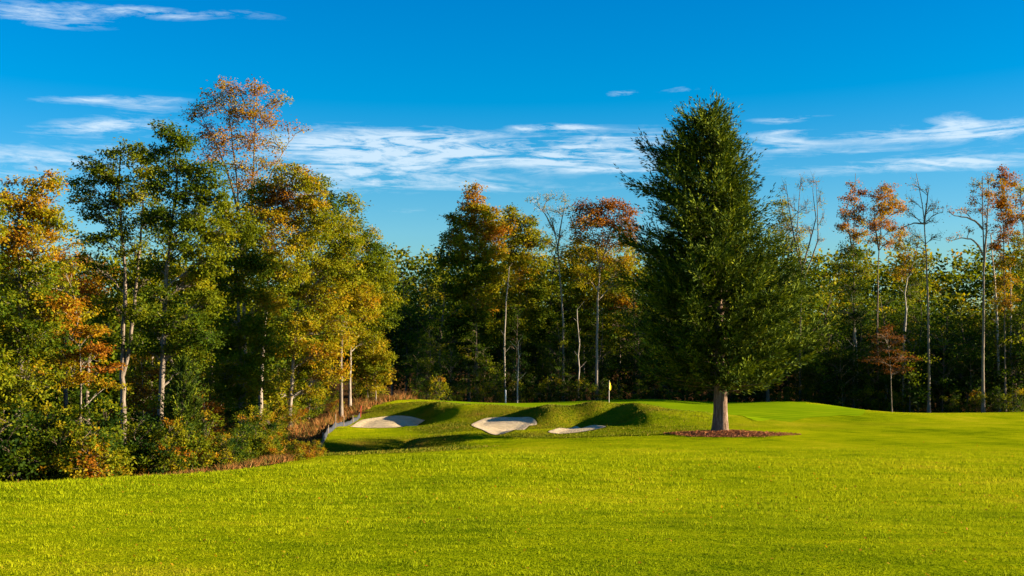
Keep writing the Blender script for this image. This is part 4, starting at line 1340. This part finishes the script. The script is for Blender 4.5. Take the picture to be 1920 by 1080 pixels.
snag('slim white trunk leaning left beside the blue grey trunked tree', [(1874, 740), (1872, 640), (1868, 560), (1862, 500), (1858, 440)], 111, .13, 1.0)
snag('thin pale trunk in the shade below the narrow conical tree', [(1608, 740), (1606, 660), (1602, 600), (1596, 540)], 113, .10, 1.0)
snag('short reddish white sapling stem rising behind the green, right of the marker post', [(970, 790), (970, 740), (971, 700), (972, 640)], 122, .075, 1.0)
snag('thin pale stem left of the golf flag in the dark wood', [(1085, 790), (1084, 720), (1086, 640), (1082, 580)], 127, .09, .8)
snag('slim pale trunk deep in the wood left of the half bare leaning tree', [(948, 790), (945, 640), (950, 560), (955, 500)], 127, .10, .6)
snag('pale crooked trunk catching sun between the oval brown and bare pole-like trees', [(1694, 740), (1696, 630), (1700, 590), (1694, 560), (1702, 520)], 111, .12, 1.0)
snag('thin straight pale trunk second from the right edge', [(1898, 740), (1896, 620), (1895, 540), (1893, 480)], 112, .10, .9)

i = 0
for (px, Y, k, sc, sh, lb) in [
        (1560, 122, 'cone', .92, -.02, 'green tree filling behind the bare tree and the narrow conical tree'),
        (1610, 119, 'round2', .92, -.03, 'low green tree under the narrow conical tree'),
        (1665, 122, 'round', .90, .06, 'golden topped low tree under the oval brown tree'),
        (1720, 120, 'column', .92, -.02, 'low olive tree behind the bare pole-like tree'),
        (1775, 123, 'round2', .88, .06, 'golden green tree in the gap left of the arching tree'),
        (1812, 120, 'round', .84, .0, 'low green tree below the arching bare arms'),
        (1870, 120, 'round2', 1.0, .14, 'orange gold tree behind the slim leaning white trunk'),
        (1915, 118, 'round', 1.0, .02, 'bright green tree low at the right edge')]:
    put(LIB[k], px, Y, lb, None, sc, sh - .11)  # extra shift down paints shade into leaves the low sun would brighten

for (px, Y, k, sc, sh, lb) in [
        (1545, 113, 'under2', 1.30, .02, 'yellow green tree with narrow crown between the bare stems and the conical tree'),
        (1580, 111, 'under', .95, -.10, 'dark green bushy tree under the narrow conical tree, to its left'),
        (1632, 112, 'under2', 1.15, -.06, 'dark column of leaves between the conical and the oval brown trees'),
        (1705, 110, 'under2', 1.25, .03, 'olive tree round the base of the crooked small tree'),
        (1765, 111, 'under', 1.2, -.06, 'dark round tree just right of the bare pole-like tree'),
        (1800, 113, 'round2', .56, .02, 'dull green tree between the bare pole-like tree and the arching tree'),
        (1822, 110, 'under2', 1.1, -.10, 'dark leafy tree left of the blue grey trunk'),
        (1866, 111, 'under', 1.2, .0, 'green tree between the blue grey trunk and the slender rust topped tree'),
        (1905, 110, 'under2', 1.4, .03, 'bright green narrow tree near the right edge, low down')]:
    put(LIB[k], px, Y, lb, None, sc, sh - .11)  # same downward shift, shade of the right wood in the leaf colour

# understory along the shaded edges, leaves tinted darker to carry that shade
gC = 'shaded understory trees at the edge of the wood behind the green'
lC = 'dark leafy understory tree in shade at the foot of the wood behind the green'
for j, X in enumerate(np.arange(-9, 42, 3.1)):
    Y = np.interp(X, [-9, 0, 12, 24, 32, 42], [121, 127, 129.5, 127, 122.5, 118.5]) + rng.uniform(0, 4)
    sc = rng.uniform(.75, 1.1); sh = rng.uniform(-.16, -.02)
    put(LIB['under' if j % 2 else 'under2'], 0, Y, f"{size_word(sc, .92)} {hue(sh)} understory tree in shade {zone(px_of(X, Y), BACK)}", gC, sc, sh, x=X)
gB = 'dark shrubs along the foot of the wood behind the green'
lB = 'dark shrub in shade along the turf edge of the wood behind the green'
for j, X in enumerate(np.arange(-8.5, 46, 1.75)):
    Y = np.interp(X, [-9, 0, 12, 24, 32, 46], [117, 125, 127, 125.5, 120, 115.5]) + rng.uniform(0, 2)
    sc = rng.uniform(.55, 1.0); sh = rng.uniform(-.16, .06)  # shift leans dark so the shrubs carry painted shade
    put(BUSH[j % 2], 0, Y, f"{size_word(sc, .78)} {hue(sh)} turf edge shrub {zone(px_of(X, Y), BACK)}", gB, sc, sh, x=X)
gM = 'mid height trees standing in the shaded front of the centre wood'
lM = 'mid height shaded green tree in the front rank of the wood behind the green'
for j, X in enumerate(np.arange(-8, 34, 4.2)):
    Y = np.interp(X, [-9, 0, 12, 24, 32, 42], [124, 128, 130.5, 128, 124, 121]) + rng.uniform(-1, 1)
    put(LIB[['round2', 'column', 'cone'][j % 3]], 0, Y, f"mid height {['round', 'narrow', 'pointed'][j % 3]} green tree in shade {zone(px_of(X, Y), BACK)}", gM, rng.uniform(.56, .74), rng.uniform(-.2, -.08), x=X)  # strong dark shift puts the shade of the front rank into the leaves
# undergrowth on the bank of the left wood
gU = 'undergrowth on the bank above the silt fence'
lU = 'green and rust undergrowth bush on the bank above the silt fence'
for j in range(26):
    Y = rng.uniform(62, 108); X = np.interp(Y, [62, 92, 101, 108], [-12.8, -13.6, -12.4, -10.2]) - rng.uniform(0, 3.5)
    sc = rng.uniform(.4, .75); sh = rng.uniform(-.05, .3)
    put(BUSH[j % 2], 0, Y, f"{size_word(sc, .57)} {hue(sh)} undergrowth bush {zone(px_of(X, Y), LEFTW)}", gU, sc, sh, x=X)
# shrub belt of the left wood
gS = 'mixed green, gold and red shrubs at the fairway edge of the left wood'
lS = 'leafy green and gold shrub in the belt at the foot of the left wood'
for j in range(96):
    f = rng.random()
    X = np.interp(f, [0, .45, .7, 1], [-21, -13.2, -9.6, -10.8]) - rng.uniform(.4, 4.2) * (1 if f < .6 else .45)
    Y = np.interp(f, [0, .45, .7, 1], [38, 42.5, 49, 60]) + rng.uniform(.5, 5)
    sc = rng.uniform(.6, 1.05) * np.interp(X, [-20, -14, -10], [1.5, 1.15, .62])
    sh = rng.choice([-.13, -.06, .0, .12]); row = 'front' if Y < np.interp(X, [-21, -13.2, -9.6], [40.5, 45, 51.5]) else 'back'
    put(SHR[j % 3], 0, Y, f"{size_word(sc, .85)} {hue(sh)} {row} row shrub {zone(px_of(X, Y), LEFTW)}", gS, sc, sh, x=X)
for (px, Y, sh, sc, lb) in [(375, 50, .42, .75, 'red leaved shrub at the right foot of the young juniper'), (440, 56, .36, .7, 'russet shrub at the base of the broad green tree'),
                            (500, 53, .40, .62, 'brown red brushy shrub between the two pale trunks'), (590, 55, .3, .42, 'small rusty bush at the lower end of the silt fence'),
                            (560, 52, .25, .5, 'brownish bush left of the rusty bush by the silt fence'), (25, 44, .08, .9, 'yellow green bush at the lower left corner of the wood'),
                            (430, 68, .45, .6, 'bright red shrub behind the trunk of the broad green tree')]:
    put(SHR[1], px, Y, lb, None, sc, sh)
gK = 'understory trees inside the left wood'
lK = 'shaded green understory tree between the trunks of the left wood'
for j in range(22):
    X = rng.uniform(-30, -13); Y = rng.uniform(62, 104)
    X = min(X, -14.5)
    sc = rng.uniform(.6, 1.0); sh = rng.uniform(-.1, .12)
    put(LIB['under' if j % 2 else 'under2'], 0, Y, f"{size_word(sc, .8)} {hue(sh)} understory tree {'just' if Y < 82 else 'deep'} inside {zone(px_of(X, Y), LEFTW)}", gK, sc, sh, x=X)
gK = 'background trees of the left wood'
lK = 'green tree in the back rows of the left wood, mostly hidden by those in front'
for j in range(16):
    X = rng.uniform(-42, -18); Y = 75 + (j % 8) * 6 + rng.uniform(-2, 2)
    sh = rng.uniform(-.08, .2); sc = rng.uniform(.62, .8)
    put(LIB[['round', 'round2', 'cone', 'column'][j % 4]], 0, Y, f"{['broad', 'round', 'pointed', 'narrow'][j % 4]} {hue(sh)} back row tree {zone(px_of(X * Y / 85, Y), LEFTW)}", gK, sc, sh, x=X * (Y / 85))
gK = 'dried weeds on the bank by the silt fence'
# dry reddish grass on the bank
n = 26000
xx = rng.uniform(-13.5, -7.5, n); yy = rng.uniform(62, 111, n)
dd_ = np.abs(xx - np.interp(yy, [62, 92, 101, 107, 111], [-11.6, -12.7, -11.6, -9.6, -8.8]))
keep = dd_ < .9 * (.5 + vnoise(xx, yy, 1.5, 6))
xx, yy = xx[keep], yy[keep]
dg = blades('dry_weeds', len(xx), (xx, yy), .42 * (.2 + 1.5 * vnoise(xx, yy, .7, 8) ** 1.5), .04, M['dry_grass'], 1.3)
dg['label'] = 'tall reddish dry grass on the bank beside the silt fence'


n = 9000
fe = rng.random(n)
yy = 37.5 + fe * 16
xx = np.interp(yy, [33, 38, 42.5, 46.5, 51, 60], [-15.5, -14.2, -12.5, -9.6, -8.6, -9.6]) - np.abs(rng.normal(size=n)) * .5 - .1
dg = blades('edge_weeds', n, (xx, yy), .20 * (.3 + 1.4 * vnoise(xx, yy, .6, 12)), .03, M['dry_grass'], 1.2)
dg['label'] = 'dry grass fringe between the shrubs and the fairway'


# ------------------------------------------------------------------ deep woods read as one mass
def wood_mass(name, label, boxes, leaf, n_cl, per, clump, tint, trunks=0):
    C_ = []; T_ = []; D_ = []
    tb = Tubes()
    for (x0, x1, y0, y1, h0, h1, share) in boxes:
        nc = int(n_cl * share)
        cx_ = rng.uniform(x0, x1, nc); cy_ = rng.uniform(y0, y1, nc)
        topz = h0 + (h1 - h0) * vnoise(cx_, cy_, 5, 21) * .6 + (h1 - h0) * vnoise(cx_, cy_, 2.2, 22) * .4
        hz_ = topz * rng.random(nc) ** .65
        cz_ = ground0(cx_, cy_) + hz_
        cc = np.stack([cx_, cy_, cz_], 1)
        idx = np.repeat(np.arange(nc), per)
        off = rng.normal(size=(len(idx), 3)) * clump * (.6, .6, .38)
        C_.append(cc[idx] + off); D_.append(off + rand_unit(len(idx)) * clump * .5)
        tv = tint[0] + tint[1] * (vnoise(cx_, cy_, 4.5, 25) - .5) * 3 + tint[2] * (hz_ / topz - .6)  # tint falls towards the ground, painting shade low in the wood
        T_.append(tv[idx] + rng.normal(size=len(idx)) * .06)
        for _ in range(int(trunks * share)):
            x = rng.uniform(x0, x1); y = rng.uniform(y0, y1); z = gz(x, y)
            tb.add([(x, y, z - .3), (x + rng.normal() * .2, y, z + h0 * .5), (x + rng.normal() * .4, y, z + h0)], [.16, .12, .05], 5)
    C_ = np.concatenate(C_); D_ = np.concatenate(D_); T_ = np.concatenate(T_)
    ls = leaf * rng.uniform(.7, 1.3, len(C_))
    V, Fq = leaves_geo(C_, D_, rand_unit(len(C_)) * .7 + np.array((0, 0, .8)), ls, ls * .65)
    root = thing(name, label, 'wood', (0, 0, 0))
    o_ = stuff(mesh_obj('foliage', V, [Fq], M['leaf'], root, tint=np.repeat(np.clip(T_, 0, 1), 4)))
    o_['tint_shift'] = 0.0
    if tb.V:
        b_ = stuff(tb.build('tree_stems', M['bark'], root)); b_['pale'] = .25
    root['kind'] = 'stuff'
    del root['category']
    return root


wood_mass('deep_wood', 'deep shaded wood behind the green and behind the cedar', [(-16, 48, 136, 150, 7, 14.5, 1.0)], .33, 4000, 19, .9, (.10, .07, .25), 60)  # low base tint puts the deep shade into the leaf colour
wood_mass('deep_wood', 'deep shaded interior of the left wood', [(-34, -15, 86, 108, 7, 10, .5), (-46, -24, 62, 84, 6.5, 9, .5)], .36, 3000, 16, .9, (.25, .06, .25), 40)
wood_mass('deep_wood', 'deep shaded wood behind the right hand trees', [(34, 78, 130, 144, 4.5, 11, 1.0)], .35, 3600, 18, .85, (.03, .10, .32), 40)  # lowest base tint, leaf colour darkened to stand for shade
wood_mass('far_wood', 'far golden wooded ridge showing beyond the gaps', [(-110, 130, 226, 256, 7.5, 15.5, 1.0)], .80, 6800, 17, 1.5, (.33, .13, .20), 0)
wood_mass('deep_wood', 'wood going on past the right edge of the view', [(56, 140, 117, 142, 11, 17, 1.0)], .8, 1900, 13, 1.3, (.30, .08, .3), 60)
# things that would read alike are told apart by their order from the left
alike = {}
for o_ in COL.objects:
    if o_.parent is None and 'group' in o_ and 'label' in o_:
        alike.setdefault(o_['label'], []).append(o_)
for lb_, os_ in alike.items():
    if len(os_) > 1:
        os_.sort(key=lambda q: q.location.x / max(q.location.y, 1))
        for k_, o_ in enumerate(os_):
            o_['label'] = lb_ + (', leftmost' if k_ == 0 else ', ' + ['', 'second', 'third', 'fourth', 'fifth', 'sixth', 'seventh', 'eighth', 'ninth', 'tenth', 'eleventh', 'twelfth', 'thirteenth', 'fourteenth'][min(k_, 13)] + ' from left')
